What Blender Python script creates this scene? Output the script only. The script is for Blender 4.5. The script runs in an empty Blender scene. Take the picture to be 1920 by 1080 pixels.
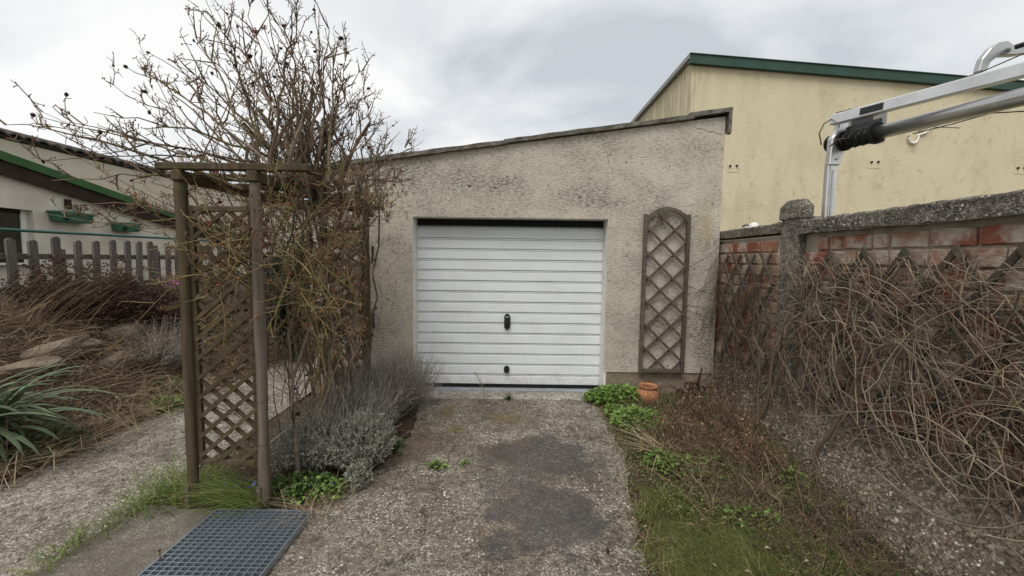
import bpy, bmesh, math, random
import numpy as np
from mathutils import Vector, Matrix
rnd = random.Random(7)
npr = np.random.default_rng(7)
R = math.radians
scene = bpy.context.scene
COL = scene.collection

# ------------------------------------------------------------------ camera
CAM = (0.0, 0.0, 1.643)
cam_d = bpy.data.cameras.new('camera')
cam = bpy.data.objects.new('camera', cam_d); COL.objects.link(cam)
cam_d.sensor_width = 36.0
cam_d.lens = 745.4 / 1920 * 36.0
cam_d.clip_start = 0.02; cam_d.clip_end = 3000
_p, _r = -0.0713, 0.0139
_F = Vector((0, math.cos(_p), math.sin(_p))); _X = Vector((1, 0, 0)); _U = _X.cross(_F)
_Rr = _X * math.cos(_r) + _U * math.sin(_r); _Uu = -_X * math.sin(_r) + _U * math.cos(_r)
cam.matrix_world = Matrix(((_Rr.x, _Uu.x, -_F.x, CAM[0]), (_Rr.y, _Uu.y, -_F.y, CAM[1]), (_Rr.z, _Uu.z, -_F.z, CAM[2]), (0, 0, 0, 1)))
scene.camera = cam

# ------------------------------------------------------------------ sky, sun, exposure
SUN_EL, SUN_AZ = 60.0, 205.0            # soft light from behind the camera, a little left
world = bpy.data.worlds.new('World'); scene.world = world; world.use_nodes = True
wn = world.node_tree.nodes; wl = world.node_tree.links; wn.clear()
def _w(t, **k):
    n = wn.new(t)
    for a, b in k.items(): setattr(n, a, b)
    return n
w_out = _w('ShaderNodeOutputWorld'); w_bg = _w('ShaderNodeBackground'); w_sky = _w('ShaderNodeTexSky', sky_type='NISHITA', sun_disc=False)
w_sky.sun_elevation = R(SUN_EL); w_sky.sun_rotation = R(SUN_AZ); w_sky.dust_density = 3.0
w_tc = _w('ShaderNodeTexCoord'); w_sep = _w('ShaderNodeSeparateXYZ')
wl.new(w_tc.outputs['Generated'], w_sep.inputs[0])
w_add = _w('ShaderNodeMath', operation='ADD'); w_add.inputs[1].default_value = 0.22
w_abs = _w('ShaderNodeMath', operation='ABSOLUTE'); wl.new(w_sep.outputs['Z'], w_abs.inputs[0]); wl.new(w_abs.outputs[0], w_add.inputs[0])
w_dx = _w('ShaderNodeMath', operation='DIVIDE'); w_dy = _w('ShaderNodeMath', operation='DIVIDE')
wl.new(w_sep.outputs['X'], w_dx.inputs[0]); wl.new(w_add.outputs[0], w_dx.inputs[1])
wl.new(w_sep.outputs['Y'], w_dy.inputs[0]); wl.new(w_add.outputs[0], w_dy.inputs[1])
w_cmb = _w('ShaderNodeCombineXYZ'); wl.new(w_dx.outputs[0], w_cmb.inputs[0]); wl.new(w_dy.outputs[0], w_cmb.inputs[1])
w_cmb.inputs[2].default_value = 14.6
w_n1 = _w('ShaderNodeTexNoise'); w_n1.inputs['Scale'].default_value = 1.15; w_n1.inputs['Detail'].default_value = 7; w_n1.inputs['Roughness'].default_value = 0.52; w_n1.inputs['Distortion'].default_value = 0.35
wl.new(w_cmb.outputs[0], w_n1.inputs['Vector'])
w_cr = _w('ShaderNodeValToRGB'); e = w_cr.color_ramp.elements
e[0].position = 0.33; e[0].color = (0.56, 0.59, 0.625, 1)
e[1].position = 0.60; e[1].color = (0.93, 0.93, 0.915, 1)
_e = e.new(0.45); _e.color = (0.74, 0.765, 0.785, 1)
wl.new(w_n1.outputs['Fac'], w_cr.inputs[0])
w_mx = _w('ShaderNodeMixRGB'); w_mx.inputs[0].default_value = 0.93
w_sc = _w('ShaderNodeMixRGB', blend_type='MULTIPLY'); w_sc.inputs[0].default_value = 1; w_sc.inputs[2].default_value = (9, 9, 9, 1)
wl.new(w_sky.outputs[0], w_mx.inputs[1]); wl.new(w_cr.outputs[0], w_sc.inputs[1]); wl.new(w_sc.outputs[0], w_mx.inputs[2])
wl.new(w_mx.outputs[0], w_bg.inputs[0]); w_bg.inputs[1].default_value = 0.0715
wl.new(w_bg.outputs[0], w_out.inputs[0])
sun_d = bpy.data.lights.new('sun', 'SUN'); sun = bpy.data.objects.new('sun', sun_d); COL.objects.link(sun)
sun_d.energy = 1.5; sun_d.angle = R(40); sun_d.color = (1.0, 0.965, 0.91)
_az = R(SUN_AZ); _el = R(SUN_EL)
_sd = Vector((math.sin(_az) * math.cos(_el), math.cos(_az) * math.cos(_el), math.sin(_el)))
sun.rotation_euler = _sd.to_track_quat('Z', 'Y').to_euler()
sun.location = (-4, -6, 9)
vs = scene.view_settings
vs.view_transform = 'Standard'; vs.look = 'None'; vs.gamma = 1; vs.use_curve_mapping = False
vs.exposure = 0.78

# ------------------------------------------------------------------ materials
class NT:
    def __init__(s, name):
        s.m = bpy.data.materials.new(name); s.m.use_nodes = True
        s.t = s.m.node_tree; s.n = s.t.nodes; s.l = s.t.links
        s.b = s.n['Principled BSDF']; s._c = {}
    def put(s, sock, v):
        if isinstance(v, bpy.types.NodeSocket): s.l.new(v, sock)
        elif isinstance(v, (tuple, list)):
            sock.default_value = tuple(v) + (1,) if len(v) == 3 and sock.type == 'RGBA' else tuple(v)
        else: sock.default_value = v
    def co(s, kind='Object', scale=(1, 1, 1), rot=(0, 0, 0), loc=(0, 0, 0)):
        if kind not in s._c: s._c[kind] = s.n.new('ShaderNodeTexCoord').outputs[kind]
        if scale == (1, 1, 1) and rot == (0, 0, 0) and loc == (0, 0, 0): return s._c[kind]
        mp = s.n.new('ShaderNodeMapping'); s.l.new(s._c[kind], mp.inputs[0])
        mp.inputs['Scale'].default_value = scale; mp.inputs['Rotation'].default_value = rot; mp.inputs['Location'].default_value = loc
        return mp.outputs[0]
    def noise(s, vec, scale=5, detail=4, rough=.55, dist=0, out='Fac'):
        n = s.n.new('ShaderNodeTexNoise'); s.put(n.inputs['Vector'], vec); n.inputs['Scale'].default_value = scale
        n.inputs['Detail'].default_value = detail; n.inputs['Roughness'].default_value = rough; n.inputs['Distortion'].default_value = dist
        return n.outputs[out]
    def vor(s, vec, scale=5, feature='F1', out='Distance', rand=1):
        n = s.n.new('ShaderNodeTexVoronoi'); n.feature = feature; s.put(n.inputs['Vector'], vec); n.inputs['Scale'].default_value = scale
        n.inputs['Randomness'].default_value = rand
        return n.outputs[out]
    def ramp(s, fac, stops, interp='LINEAR'):
        n = s.n.new('ShaderNodeValToRGB'); n.color_ramp.interpolation = interp; e = n.color_ramp.elements
        while len(e) < len(stops): e.new(.5)
        for el, (p, c) in zip(e, stops):
            el.position = p; el.color = (c, c, c, 1) if isinstance(c, (int, float)) else tuple(c) + (1,)
        s.put(n.inputs[0], fac); return n.outputs[0]
    def mix(s, fac, a, b, blend='MIX'):
        n = s.n.new('ShaderNodeMixRGB'); n.blend_type = blend; s.put(n.inputs[0], fac); s.put(n.inputs[1], a); s.put(n.inputs[2], b)
        return n.outputs[0]
    def math(s, op, a, b=0.0, clamp=False):
        n = s.n.new('ShaderNodeMath'); n.operation = op; n.use_clamp = clamp; s.put(n.inputs[0], a); s.put(n.inputs[1], b); return n.outputs[0]
    def sep(s, vec):
        n = s.n.new('ShaderNodeSeparateXYZ'); s.put(n.inputs[0], vec); return n.outputs
    def rand(s): return s.n.new('ShaderNodeObjectInfo').outputs['Random']
    def island(s): return s.n.new('ShaderNodeNewGeometry').outputs['Random Per Island']
    def bump(s, h, strength=.5, dist=.01):
        n = s.n.new('ShaderNodeBump'); n.inputs['Strength'].default_value = strength; n.inputs['Distance'].default_value = dist
        s.put(n.inputs['Height'], h); s.l.new(n.outputs[0], s.b.inputs['Normal']); return n
    def blob(s, cx, cy, rx, ry, ax=(0, 1), wob=.35, wscale=4, soft=.35):
        # 0..1 mask of an uneven patch with a shape of its own, in object coordinates
        o = s.sep(s.co()); a = s.math('DIVIDE', s.math('SUBTRACT', o[ax[0]], cx), rx); b = s.math('DIVIDE', s.math('SUBTRACT', o[ax[1]], cy), ry)
        d = s.math('SQRT', s.math('ADD', s.math('MULTIPLY', a, a), s.math('MULTIPLY', b, b)))
        d = s.math('ADD', d, s.math('MULTIPLY', s.math('SUBTRACT', s.noise(s.co(), wscale, 5, .6), .5), wob * 4))
        return s.ramp(d, [(1 - soft, 1.0), (1.0, 0.0)])
    def done(s, col, rough=.9, spec=.3, metal=0.0):
        s.put(s.b.inputs['Base Color'], col); s.put(s.b.inputs['Roughness'], rough)
        s.b.inputs['Specular IOR Level'].default_value = spec; s.b.inputs['Metallic'].default_value = metal
        return s.m

M = {}
def m_render():
    t = NT('scratched_render'); c = t.co()
    st = t.noise(t.co(scale=(15, 15, 120)), 1, 4, .65, .6)
    st2 = t.noise(t.co(scale=(34, 34, 210), loc=(3, 0, 5)), 1, 3, .6, .4)
    base = t.mix(t.noise(c, 1.6, 5, .6), (.49, .435, .352), (.635, .58, .485))
    grime = t.noise(t.co(scale=(1, 1, 1.5), loc=(2.1, 0, 4.4)), 1.5, 6, .62)
    gm = t.ramp(grime, [(.44, 0.0), (.64, .9)])
    dk = t.ramp(st, [(.34, 1.0), (.47, 0.0)])
    col = t.mix(t.math('MULTIPLY', dk, .85), base, (.185, .16, .125))
    dk2 = t.ramp(st2, [(.36, .8), (.46, 0.0)])
    col = t.mix(dk2, col, (.19, .165, .135))
    band = t.blob(-.35, 2.52, .75, .22, (0, 2), .3, 3, .8)
    band2 = t.blob(.95, 2.33, .8, .2, (0, 2), .4, 3, .8)
    band3 = t.blob(-1.9, 1.4, .5, 1.3, (0, 2), .4, 2, .9)
    bandr = t.blob(2.3, 1.0, .22, 1.1, (0, 2), .35, 3, .9)
    arch = t.blob(1.75, 2.1, .45, .32, (0, 2), .3, 3, .9)
    g = t.math('ADD', t.math('ADD', t.math('MULTIPLY', band, .8), t.math('MULTIPLY', band2, .6)), t.math('ADD', t.math('MULTIPLY', band3, .45), t.math('ADD', t.math('MULTIPLY', bandr, .6), t.math('MULTIPLY', arch, .55))))
    g = t.math('ADD', t.math('MULTIPLY', g, 1.0), t.math('MULTIPLY', gm, .8), True)
    fleck = t.ramp(t.noise(t.co(scale=(.7, 1, 2.0)), 30, 4, .7), [(.42, 1.0), (.56, .12)])
    col = t.mix(t.math('MULTIPLY', g, fleck), col, (.125, .112, .095))
    sp = t.ramp(t.vor(t.co(scale=(1.2, 1, .6)), 8.5), [(.05, 1.0), (.13, 0.0)])
    spm = t.ramp(t.noise(c, 2.2, 3), [(.42, 0.0), (.56, .9)])
    col = t.mix(t.math('MULTIPLY', sp, spm), col, (.12, .105, .085))
    moss = t.blob(2.28, 2.1, .13, .33, (0, 2), .4, 6, .8)
    col = t.mix(t.math('MULTIPLY', moss, .45), col, (.33, .27, .12))
    t.bump(t.math('ADD', st, t.math('MULTIPLY', st2, .5)), .5, .008)
    return t.done(col, .95, .15)
def m_plinth():
    t = NT('plinth_render'); c = t.co()
    col = t.ramp(t.noise(t.co(scale=(1, 1, 2)), 7, 7, .65), [(.3, (.16, .125, .085)), (.7, (.34, .28, .20))])
    col = t.mix(t.ramp(t.vor(c, 30), [(.08, .5), (.2, 0.0)]), col, (.42, .36, .28))
    t.bump(t.noise(c, 40, 4), .6, .01); return t.done(col, .95, .15)
def m_whitepaint(name='white_reveal', base=(.74, .72, .67), dirt=(.42, .38, .31), k=.5):
    t = NT(name); c = t.co()
    f = t.ramp(t.noise(c, 5, 6, .65), [(.45, 0.0), (.75, k)])
    o = t.sep(c); low = t.ramp(o[2], [(.0, .8), (.14, 0.0)])
    col = t.mix(f, base, dirt); col = t.mix(t.math('MULTIPLY', low, t.noise(c, 9, 5)), col, (.25, .2, .14))
    t.bump(t.noise(c, 30, 4), .3, .006); return t.done(col, .85, .25)
def m_door():
    t = NT('white_door_steel'); pos = t.n.new('ShaderNodeNewGeometry').outputs['Position']
    def mp(sc):
        n = t.n.new('ShaderNodeMapping'); t.l.new(pos, n.inputs[0]); n.inputs['Scale'].default_value = sc; return n.outputs[0]
    col = t.mix(t.ramp(t.noise(mp((1.2, 1, 2.2)), 2.2, 6, .65), [(.42, 0.0), (.72, .35)]), (.76, .79, .80), (.57, .56, .52))
    drip = t.math('MULTIPLY', t.ramp(t.noise(mp((16, 1, .9)), 1, 5, .6), [(.58, 0.0), (.75, .22)]), t.ramp(t.noise(mp((1, 1, 1)), 1.7, 3), [(.4, 0.0), (.6, 1.0)]))
    col = t.mix(drip, col, (.42, .39, .32))
    z = t.sep(pos)[2]; splash = t.math('MULTIPLY', t.ramp(t.math('ADD', z, t.math('MULTIPLY', t.noise(mp((1, 1, 1)), 6, 5, .65), .35)), [(.2, .6), (.42, 0.0)]), t.ramp(t.noise(mp((1, 1, 1)), 28, 4, .7), [(.4, .2), (.6, .9)]))
    col = t.mix(splash, col, (.36, .31, .24))
    t.bump(t.noise(mp((.8, 1, 2)), 3, 3), .12, .01)
    return t.done(col, .42, .45)
def m_concrete(name, base_a, base_b, dark, light, speck=1.0, extra=None, sc=1.45):
    t = NT(name); c = t.co()
    big = t.noise(c, 1.3, 7, .66)
    col = t.mix(t.ramp(big, [(.36, 0.0), (.64, 1.0)]), base_a, base_b)
    col = t.mix(t.ramp(t.noise(t.co(loc=(7, 3, 1)), 5.5, 6, .7), [(.38, .55), (.58, 0.0)]), col, base_a)
    v1 = t.sep(t.vor(c, 62 * sc, out='Color')); v2 = t.sep(t.vor(c, 130 * sc, out='Color'))
    dens = t.ramp(t.noise(c, 2.6, 6, .7), [(.36, .15), (.62, 1.0)])
    mid = t.noise(t.co(loc=(1, 8, 2)), 16, 6, .72)
    col = t.mix(t.ramp(mid, [(.40, .75 * min(1, speck)), (.52, 0.0)]), col, dark)
    col = t.mix(t.ramp(mid, [(.56, 0.0), (.70, .5 * min(1, speck))]), col, light)
    lf = t.math('MULTIPLY', t.ramp(v1[0], [(.76, 0.0), (.86, 1.0)]), t.math('MULTIPLY', dens, .75 * speck), True)
    df = t.math('MULTIPLY', t.ramp(v1[1], [(.66, 0.0), (.8, 1.0)]), .5 * speck, True)
    col = t.mix(df, col, dark); col = t.mix(lf, col, light)
    lf2 = t.math('MULTIPLY', t.ramp(v2[0], [(.72, 0.0), (.9, 1.0)]), t.math('MULTIPLY', dens, .5 * speck), True); df2 = t.math('MULTIPLY', t.ramp(v2[1], [(.6, 0.0), (.8, 1.0)]), .4 * speck, True)
    col = t.mix(df2, col, dark); col = t.mix(lf2, col, light)
    wsp = t.ramp(t.math('ADD', t.vor(c, 30), t.math('MULTIPLY', t.noise(c, 60, 3, .7), .5)), [(.40, 1.0), (.50, 0.0)]); wk = t.ramp(t.noise(t.co(loc=(4, 1, 6)), 2.6, 6, .7), [(.47, 0.0), (.57, 1.0)])
    col = t.mix(t.math('MULTIPLY', wsp, t.math('MULTIPLY', wk, min(1, speck))), col, (.66, .62, .55))
    if extra: col = extra(t, col)
    h = t.math('ADD', t.vor(c, 75 * sc), t.noise(c, 60, 5, .7)); t.bump(h, .8, .008)
    return t.done(col, .93, .2)
def drive_extra(t, col):
    d1 = t.blob(.30, 3.25, .56, .40, wob=.5, wscale=3.5, soft=.35); d2 = t.blob(.25, 2.42, .44, .40, wob=.5, wscale=4, soft=.35)
    d3 = t.blob(-.45, 1.75, .22, .2, wob=.3, wscale=4, soft=.6); d4 = t.blob(.08, 2.8, .38, .42, wob=.5, wscale=4, soft=.6)
    d = t.math('ADD', t.math('ADD', d1, d2), t.math('ADD', t.math('MULTIPLY', d3, .6), t.math('MULTIPLY', d4, .7)), True)
    col = t.mix(t.math('MULTIPLY', d, .74), col, (.060, .056, .057))
    moss = t.math('ADD', t.blob(-.66, 4.18, .09, .3, wob=.4, wscale=8, soft=.7), t.math('ADD', t.blob(-.05, 4.05, .3, .2, wob=.4, wscale=7, soft=.9), t.blob(-.52, 3.72, .13, .14, wob=.4, wscale=8, soft=.8)), True)
    col = t.mix(t.math('MULTIPLY', moss, .7), col, (.14, .105, .035))
    litter = t.blob(-.85, 3.45, .35, .5, wob=.4, wscale=6, soft=.9)
    col = t.mix(t.math('MULTIPLY', litter, .6), col, (.13, .085, .055))
    nv = t.n.new('ShaderNodeVectorMath'); nv.operation = 'ADD'; t.put(nv.inputs[0], t.co(loc=(.35, .6, 0))); sc_ = t.n.new('ShaderNodeVectorMath'); sc_.operation = 'SCALE'; t.put(sc_.inputs[0], t.noise(t.co(), 3.5, 5, .7, out='Color')); sc_.inputs['Scale'].default_value = .35; t.l.new(sc_.outputs[0], nv.inputs[1])
    crk = t.ramp(t.vor(nv.outputs[0], .62, 'DISTANCE_TO_EDGE'), [(.0, .75), (.006, 0.0)])
    col = t.mix(crk, col, (.035, .028, .02))
    br = t.math('MULTIPLY', t.ramp(t.sep(t.co())[0], [(.0, .55), (.6, 0.0)]), t.ramp(t.noise(t.co(), 4, 5, .65), [(.42, 0.0), (.6, 1.0)]))
    col = t.mix(t.math('MULTIPLY', br, .5), col, (.16, .115, .075))
    return col
def slab_extra(t, col):
    return t.mix(t.ramp(t.noise(t.co(), 2.2, 6, .6), [(.35, .75), (.6, .15)]), col, (.085, .07, .055))
def m_yellow():
    t = NT('ochre_render'); c = t.co()
    col = t.mix(t.noise(c, .7, 6, .6), (.56, .49, .33), (.66, .595, .43))
    st = t.noise(t.co(scale=(1.2, 1.2, .6)), 1.6, 7, .66)
    o = t.sep(c)
    left = t.ramp(o[0], [(.02, 1.0), (.45, 0.0)])
    top = t.ramp(t.math('MULTIPLY', t.math('SUBTRACT', o[2], 3.5), .4), [(.1, .25), (.9, 1.0)])
    streak = t.math('MULTIPLY', t.ramp(t.noise(t.co(scale=(7, 7, .35)), 2, 5, .6), [(.46, 0.0), (.6, 1.0)]), t.math('MULTIPLY', left, top))
    col = t.mix(t.math('MULTIPLY', streak, .75), col, (.22, .19, .09))
    col = t.mix(t.ramp(st, [(.48, 0.0), (.72, .5)]), col, (.37, .31, .18))
    sp = t.math('MULTIPLY', t.ramp(t.noise(t.co(scale=(1, 1, .8)), 6, 7, .75), [(.54, 0.0), (.74, .7)]), t.ramp(t.noise(c, .8, 3), [(.42, 0.0), (.58, 1.0)]))
    col = t.mix(sp, col, (.22, .18, .09))
    t.bump(t.noise(c, 26, 5, .65), .5, .02); return t.done(col, .93, .15)
def m_brick():
    t = NT('weathered_brick'); c = t.co('Object'); r = t.rand()
    col = t.ramp(r, [(.0, (.25, .085, .055)), (.3, (.32, .12, .078)), (.55, (.36, .17, .11)), (.75, (.40, .26, .18)), (1.0, (.28, .145, .105))])
    wv = t.n.new('ShaderNodeNewGeometry').outputs['Position']
    n = t.noise(wv, 9, 6, .65)
    col = t.mix(t.ramp(n, [(.35, .55), (.6, 0.0)]), col, (.16, .07, .045))
    lime = t.math('MULTIPLY', t.ramp(t.noise(wv, 3.2, 6, .65), [(.46, 0.0), (.56, 1.0)]), t.ramp(t.noise(wv, 16, 5, .7), [(.36, .35), (.56, .9)]))
    col = t.mix(lime, col, (.47, .42, .34))
    t.bump(t.noise(wv, 45, 5, .7), .7, .01); return t.done(col, .95, .12)
def m_simple(name, a, b, scale=8, rough=.9, spec=.2, bump=.4, bdist=.008, stretch=(1, 1, 1), metal=0.0, rnd_amt=0.0, det=6):
    t = NT(name); v = t.co(scale=stretch)
    f = t.ramp(t.noise(v, scale, det, .65), [(.3, 0.0), (.7, 1.0)])
    col = t.mix(f, a, b)
    if rnd_amt: col = t.mix(t.math('MULTIPLY', t.rand(), rnd_amt), col, tuple(x * .45 for x in a))
    if bump: t.bump(t.noise(v, scale * 3, 4, .65), bump, bdist)
    return t.done(col, rough, spec, metal)
def m_island(name, stops, rough=.8, spec=.25, trans=0.0, noise=None):
    t = NT(name); col = t.ramp(t.island(), stops)
    if noise: col = t.mix(t.ramp(t.noise(t.co(), noise, 4, .6), [(.35, .6), (.65, 0.0)]), col, tuple(x * .45 for x in stops[0][1]))
    m = t.done(col, rough, spec)
    if trans:
        tb = t.n.new('ShaderNodeBsdfTranslucent'); t.put(tb.inputs[0], col); mx = t.n.new('ShaderNodeMixShader'); mx.inputs[0].default_value = trans
        t.l.new(t.b.outputs[0], mx.inputs[1]); t.l.new(tb.outputs[0], mx.inputs[2]); t.l.new(mx.outputs[0], t.n['Material Output'].inputs[0])
    return m
def m_wood(name, a, b, green=None, rough=.9, axis=2):
    t = NT(name); sc = [22, 22, 22]; sc[axis] = 1.6
    v = t.co(scale=tuple(sc)); f = t.noise(v, 1.0, 6, .65, .5)
    col = t.mix(t.ramp(f, [(.3, 0.0), (.7, 1.0)]), a, b)
    if green: col = t.mix(t.ramp(t.noise(t.co(), 3.0, 4), [(.45, 0.0), (.65, .6)]), col, green)
    col = t.mix(t.math('MULTIPLY', t.rand(), .35), col, tuple(x * .5 for x in a))
    t.bump(f, .5, .006); return t.done(col, rough, .15)
M['render'] = m_render(); M['plinth'] = m_plinth(); M['white'] = m_whitepaint(); M['door'] = m_door()
M['drive'] = m_concrete('exposed_concrete', (.105, .088, .069), (.245, .212, .168), (.042, .036, .030), (.55, .505, .43), 1.0, drive_extra)
M['slab'] = m_concrete('dirty_concrete', (.16, .14, .115), (.23, .205, .17), (.07, .06, .05), (.5, .47, .42), .45, slab_extra)
M['path'] = m_concrete('path_concrete', (.14, .118, .092), (.33, .29, .235), (.055, .046, .037), (.60, .555, .48), 1.0)
M['sill'] = m_concrete('chipped_sill', (.25, .22, .18), (.40, .37, .32), (.08, .07, .06), (.62, .6, .55), 1.0)
M['yellow'] = m_yellow(); M['brick'] = m_brick()
M['mortar'] = m_simple('lime_mortar', (.25, .205, .15), (.46, .41, .33), 9, bump=.9, bdist=.02)
M['coping'] = m_concrete('lichen_concrete', (.12, .105, .085), (.24, .215, .18), (.035, .03, .025), (.42, .39, .33), 1.1)
M['pebbledash'] = m_concrete('rough_plinth_concrete', (.11, .086, .06), (.20, .16, .112), (.06, .05, .04), (.42, .37, .29), .9, None, .8)
M['pebble'] = m_island('pebble', [(0, (.10, .078, .054)), (.5, (.185, .15, .105)), (.9, (.27, .225, .165)), (1, (.42, .38, .31))], .85)
M['roofedge'] = m_simple('weathered_coping', (.055, .05, .042), (.20, .185, .155), 14, bump=.8)
M['green_metal'] = m_simple('green_fascia', (.014, .046, .032), (.026, .068, .048), 3, .55, .4, .1)
M['grey_metal'] = m_simple('grey_trim', (.16, .16, .16), (.26, .26, .25), 4, .5, .4, .1)
M['alu'] = m_simple('brushed_aluminium', (.55, .55, .54), (.72, .72, .71), 5, .36, .5, .08, .003, (1, 1, 1), .85)
M['alu_dull'] = m_simple('dull_aluminium', (.40, .40, .39), (.50, .50, .49), 5, .30, .5, .05, .003, (1, 1, 1), .95)
M['zinc'] = m_simple('galvanised_steel', (.30, .35, .40), (.46, .51, .56), 16, .42, .5, .1, .002, (1, 1, 1), .8)
M['pit'] = m_simple('pit_shade', (.008, .009, .011), (.022, .024, .028), 9, .9)  # near-black colour standing in for the shade below the grating
M['black'] = m_simple('black_plastic', (.010, .010, .011), (.02, .02, .02), 9, .45, .4, .1)
M['rubber'] = m_simple('black_rubber', (.004, .006, .005), (.009, .011, .010), 9, .7, .3, .1)
M['steel_sill'] = m_simple('grey_sill_steel', (.17, .19, .21), (.30, .32, .34), 12, .5, .4, .2)
M['rust'] = m_simple('rusty_iron', (.018, .010, .007), (.055, .025, .014), 18, .85, .3, .7)
M['rust_brown'] = m_simple('brown_steel', (.07, .055, .042), (.14, .115, .09), 12, .7, .3, .3)
M['terracotta'] = m_simple('terracotta', (.33, .135, .062), (.46, .215, .115), 11, .85, .2, .5)
M['wood_arch'] = m_wood('weathered_arch_wood', (.058, .042, .026), (.135, .102, .066), (.075, .066, .028))
M['wood_grey'] = m_wood('grey_weathered_wood', (.085, .068, .052), (.215, .18, .145))
M['wood_slat'] = m_simple('slat_wood', (.062, .047, .025), (.125, .097, .055), 18, bump=.5, rnd_amt=.5)
M['wood_trellis'] = m_simple('trellis_wood', (.085, .066, .048), (.18, .145, .11), 20, bump=.5, rnd_amt=.5)
M['wood_vine'] = m_simple('lattice_wood', (.075, .062, .045), (.15, .13, .10), 20, bump=.5, rnd_amt=.5)
M['picket'] = m_wood('picket_wood', (.075, .066, .056), (.20, .182, .158))
M['cream'] = m_simple('cream_render', (.50, .46, .385), (.66, .62, .545), 2.6, bump=.4, det=9)
M['beige'] = m_simple('beige_render', (.50, .44, .36), (.60, .54, .45), 1.2, bump=.3)
M['verge_green'] = m_simple('green_verge', (.028, .085, .022), (.05, .125, .035), 2.5, .7, .3, .2)
M['brown_board'] = m_simple('dark_brown_board', (.022, .014, .012), (.045, .03, .024), 6, .8)
M['tile'] = m_simple('dark_roof_tile', (.035, .03, .027), (.085, .074, .066), 5, .9, .2, .6, rnd_amt=.5)
M['planter'] = m_simple('green_planter', (.03, .115, .075), (.055, .165, .11), 6, .6, .3, .1)
M['rail_green'] = m_simple('green_rail', (.018, .085, .065), (.03, .115, .09), 6, .55, .4, .1)
M['glass'] = m_simple('dark_window_glass', (.012, .011, .011), (.02, .018, .017), 3, .12, .5, 0)
M['curtain'] = m_simple('brown_curtain', (.06, .045, .035), (.12, .095, .075), 20, stretch=(1, 3, .2))
M['frame_white'] = m_simple('white_frame', (.66, .64, .60), (.76, .74, .70), 5, .6)
M['soil'] = m_simple('garden_soil', (.034, .024, .016), (.10, .072, .046), 6, bump=1.0, bdist=.05, det=9)
M['earth'] = m_simple('far_ground', (.09, .075, .045), (.13, .115, .06), .6, bump=.6, det=8)
M['lawnsoil'] = m_simple('mossy_ground', (.035, .045, .014), (.13, .125, .045), 14, bump=1.0, bdist=.03, det=9)
M['rock'] = m_simple('brown_rock', (.125, .098, .070), (.26, .21, .155), 6, bump=1.0, bdist=.03, det=9)
M['cane'] = m_island('rose_cane_bark', [(0, (.06, .038, .026)), (.3, (.13, .09, .062)), (.6, (.20, .155, .115)), (.8, (.145, .125, .05)), (1, (.10, .05, .034))], .8, .25)
M['cane_green'] = m_island('green_rose_cane', [(0, (.17, .145, .048)), (.5, (.26, .215, .08)), (1, (.19, .115, .06))], .7, .3)
M['bark_old'] = m_simple('old_rose_bark', (.075, .056, .042), (.23, .19, .15), 14, bump=1, bdist=.01)
M['bud'] = m_island('red_bud', [(0, (.16, .03, .022)), (.6, (.24, .065, .035)), (1, (.25, .12, .04))], .7)
M['hip'] = m_island('dried_hip', [(0, (.022, .012, .010)), (1, (.06, .028, .02))], .7)
M['vine'] = m_island('pale_vine_stem', [(0, (.13, .098, .066)), (.4, (.24, .185, .13)), (.8, (.36, .295, .215)), (1, (.19, .145, .10))], .85)
M['vine_dark'] = m_island('dark_vine_stem', [(0, (.055, .038, .027)), (.6, (.125, .09, .062)), (1, (.18, .14, .10))], .85)
M['straw'] = m_island('dry_straw', [(0, (.20, .145, .085)), (.5, (.34, .26, .165)), (1, (.47, .385, .265))], .85, .2, .15)
M['straw_brown'] = m_island('brown_dead_stem', [(0, (.075, .05, .03)), (.5, (.155, .105, .064)), (1, (.27, .195, .12))], .85, .2, .1)
M['sedum'] = m_island('brown_seed_head', [(0, (.03, .017, .013)), (.6, (.065, .036, .028)), (1, (.12, .075, .055))], .9)
M['lav_leaf'] = m_island('silver_lavender_leaf', [(0, (.16, .17, .125)), (.5, (.265, .275, .215)), (1, (.38, .385, .325))], .9, .2, .15)
M['lav_dry'] = m_island('dry_lavender_stem', [(0, (.16, .135, .112)), (.5, (.29, .255, .22)), (1, (.42, .38, .335))], .9)
M['leaf'] = m_island('bright_green_leaf', [(0, (.095, .17, .03)), (.5, (.16, .265, .055)), (1, (.23, .35, .09))], .6, .35, .3)
M['leaf_dark'] = m_island('dark_green_leaf', [(0, (.028, .055, .012)), (.5, (.055, .095, .02)), (1, (.09, .14, .035))], .55, .4, .25)
M['weed'] = m_island('mixed_weed_leaf', [(0, (.06, .095, .022)), (.5, (.13, .18, .045)), (.8, (.17, .18, .06)), (1, (.16, .10, .055))], .7, .3, .2)
M['grass'] = m_island('grass_blade', [(0, (.08, .125, .025)), (.5, (.15, .21, .045)), (.85, (.22, .27, .08)), (1, (.32, .27, .14))], .65, .3, .3)
M['lawn'] = m_island('short_lawn_blade', [(0, (.045, .066, .014)), (.5, (.10, .13, .028)), (.8, (.17, .185, .055)), (1, (.33, .275, .14))], .75, .25, .3)
M['iris'] = m_island('strap_leaf', [(0, (.075, .115, .055)), (.45, (.15, .205, .11)), (.9, (.24, .30, .18)), (1, (.34, .29, .17))], .55, .35, .2, 7)
M['evergreen'] = m_island('dark_evergreen_leaf', [(0, (.008, .014, .007)), (.6, (.018, .03, .013)), (1, (.035, .05, .022))], .6, .35, .1)
M['litter'] = m_island('dead_leaf', [(0, (.085, .04, .025)), (.4, (.15, .075, .045)), (.8, (.24, .15, .09)), (1, (.35, .27, .19))], .85, .2, .1)
M['flower_blue'] = m_island('blue_petal', [(0, (.11, .12, .42)), (1, (.2, .22, .6))], .6, .2, .2)
M['flower_pink'] = m_island('pink_petal', [(0, (.45, .10, .30)), (1, (.65, .25, .5))], .6, .2, .2)
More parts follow.
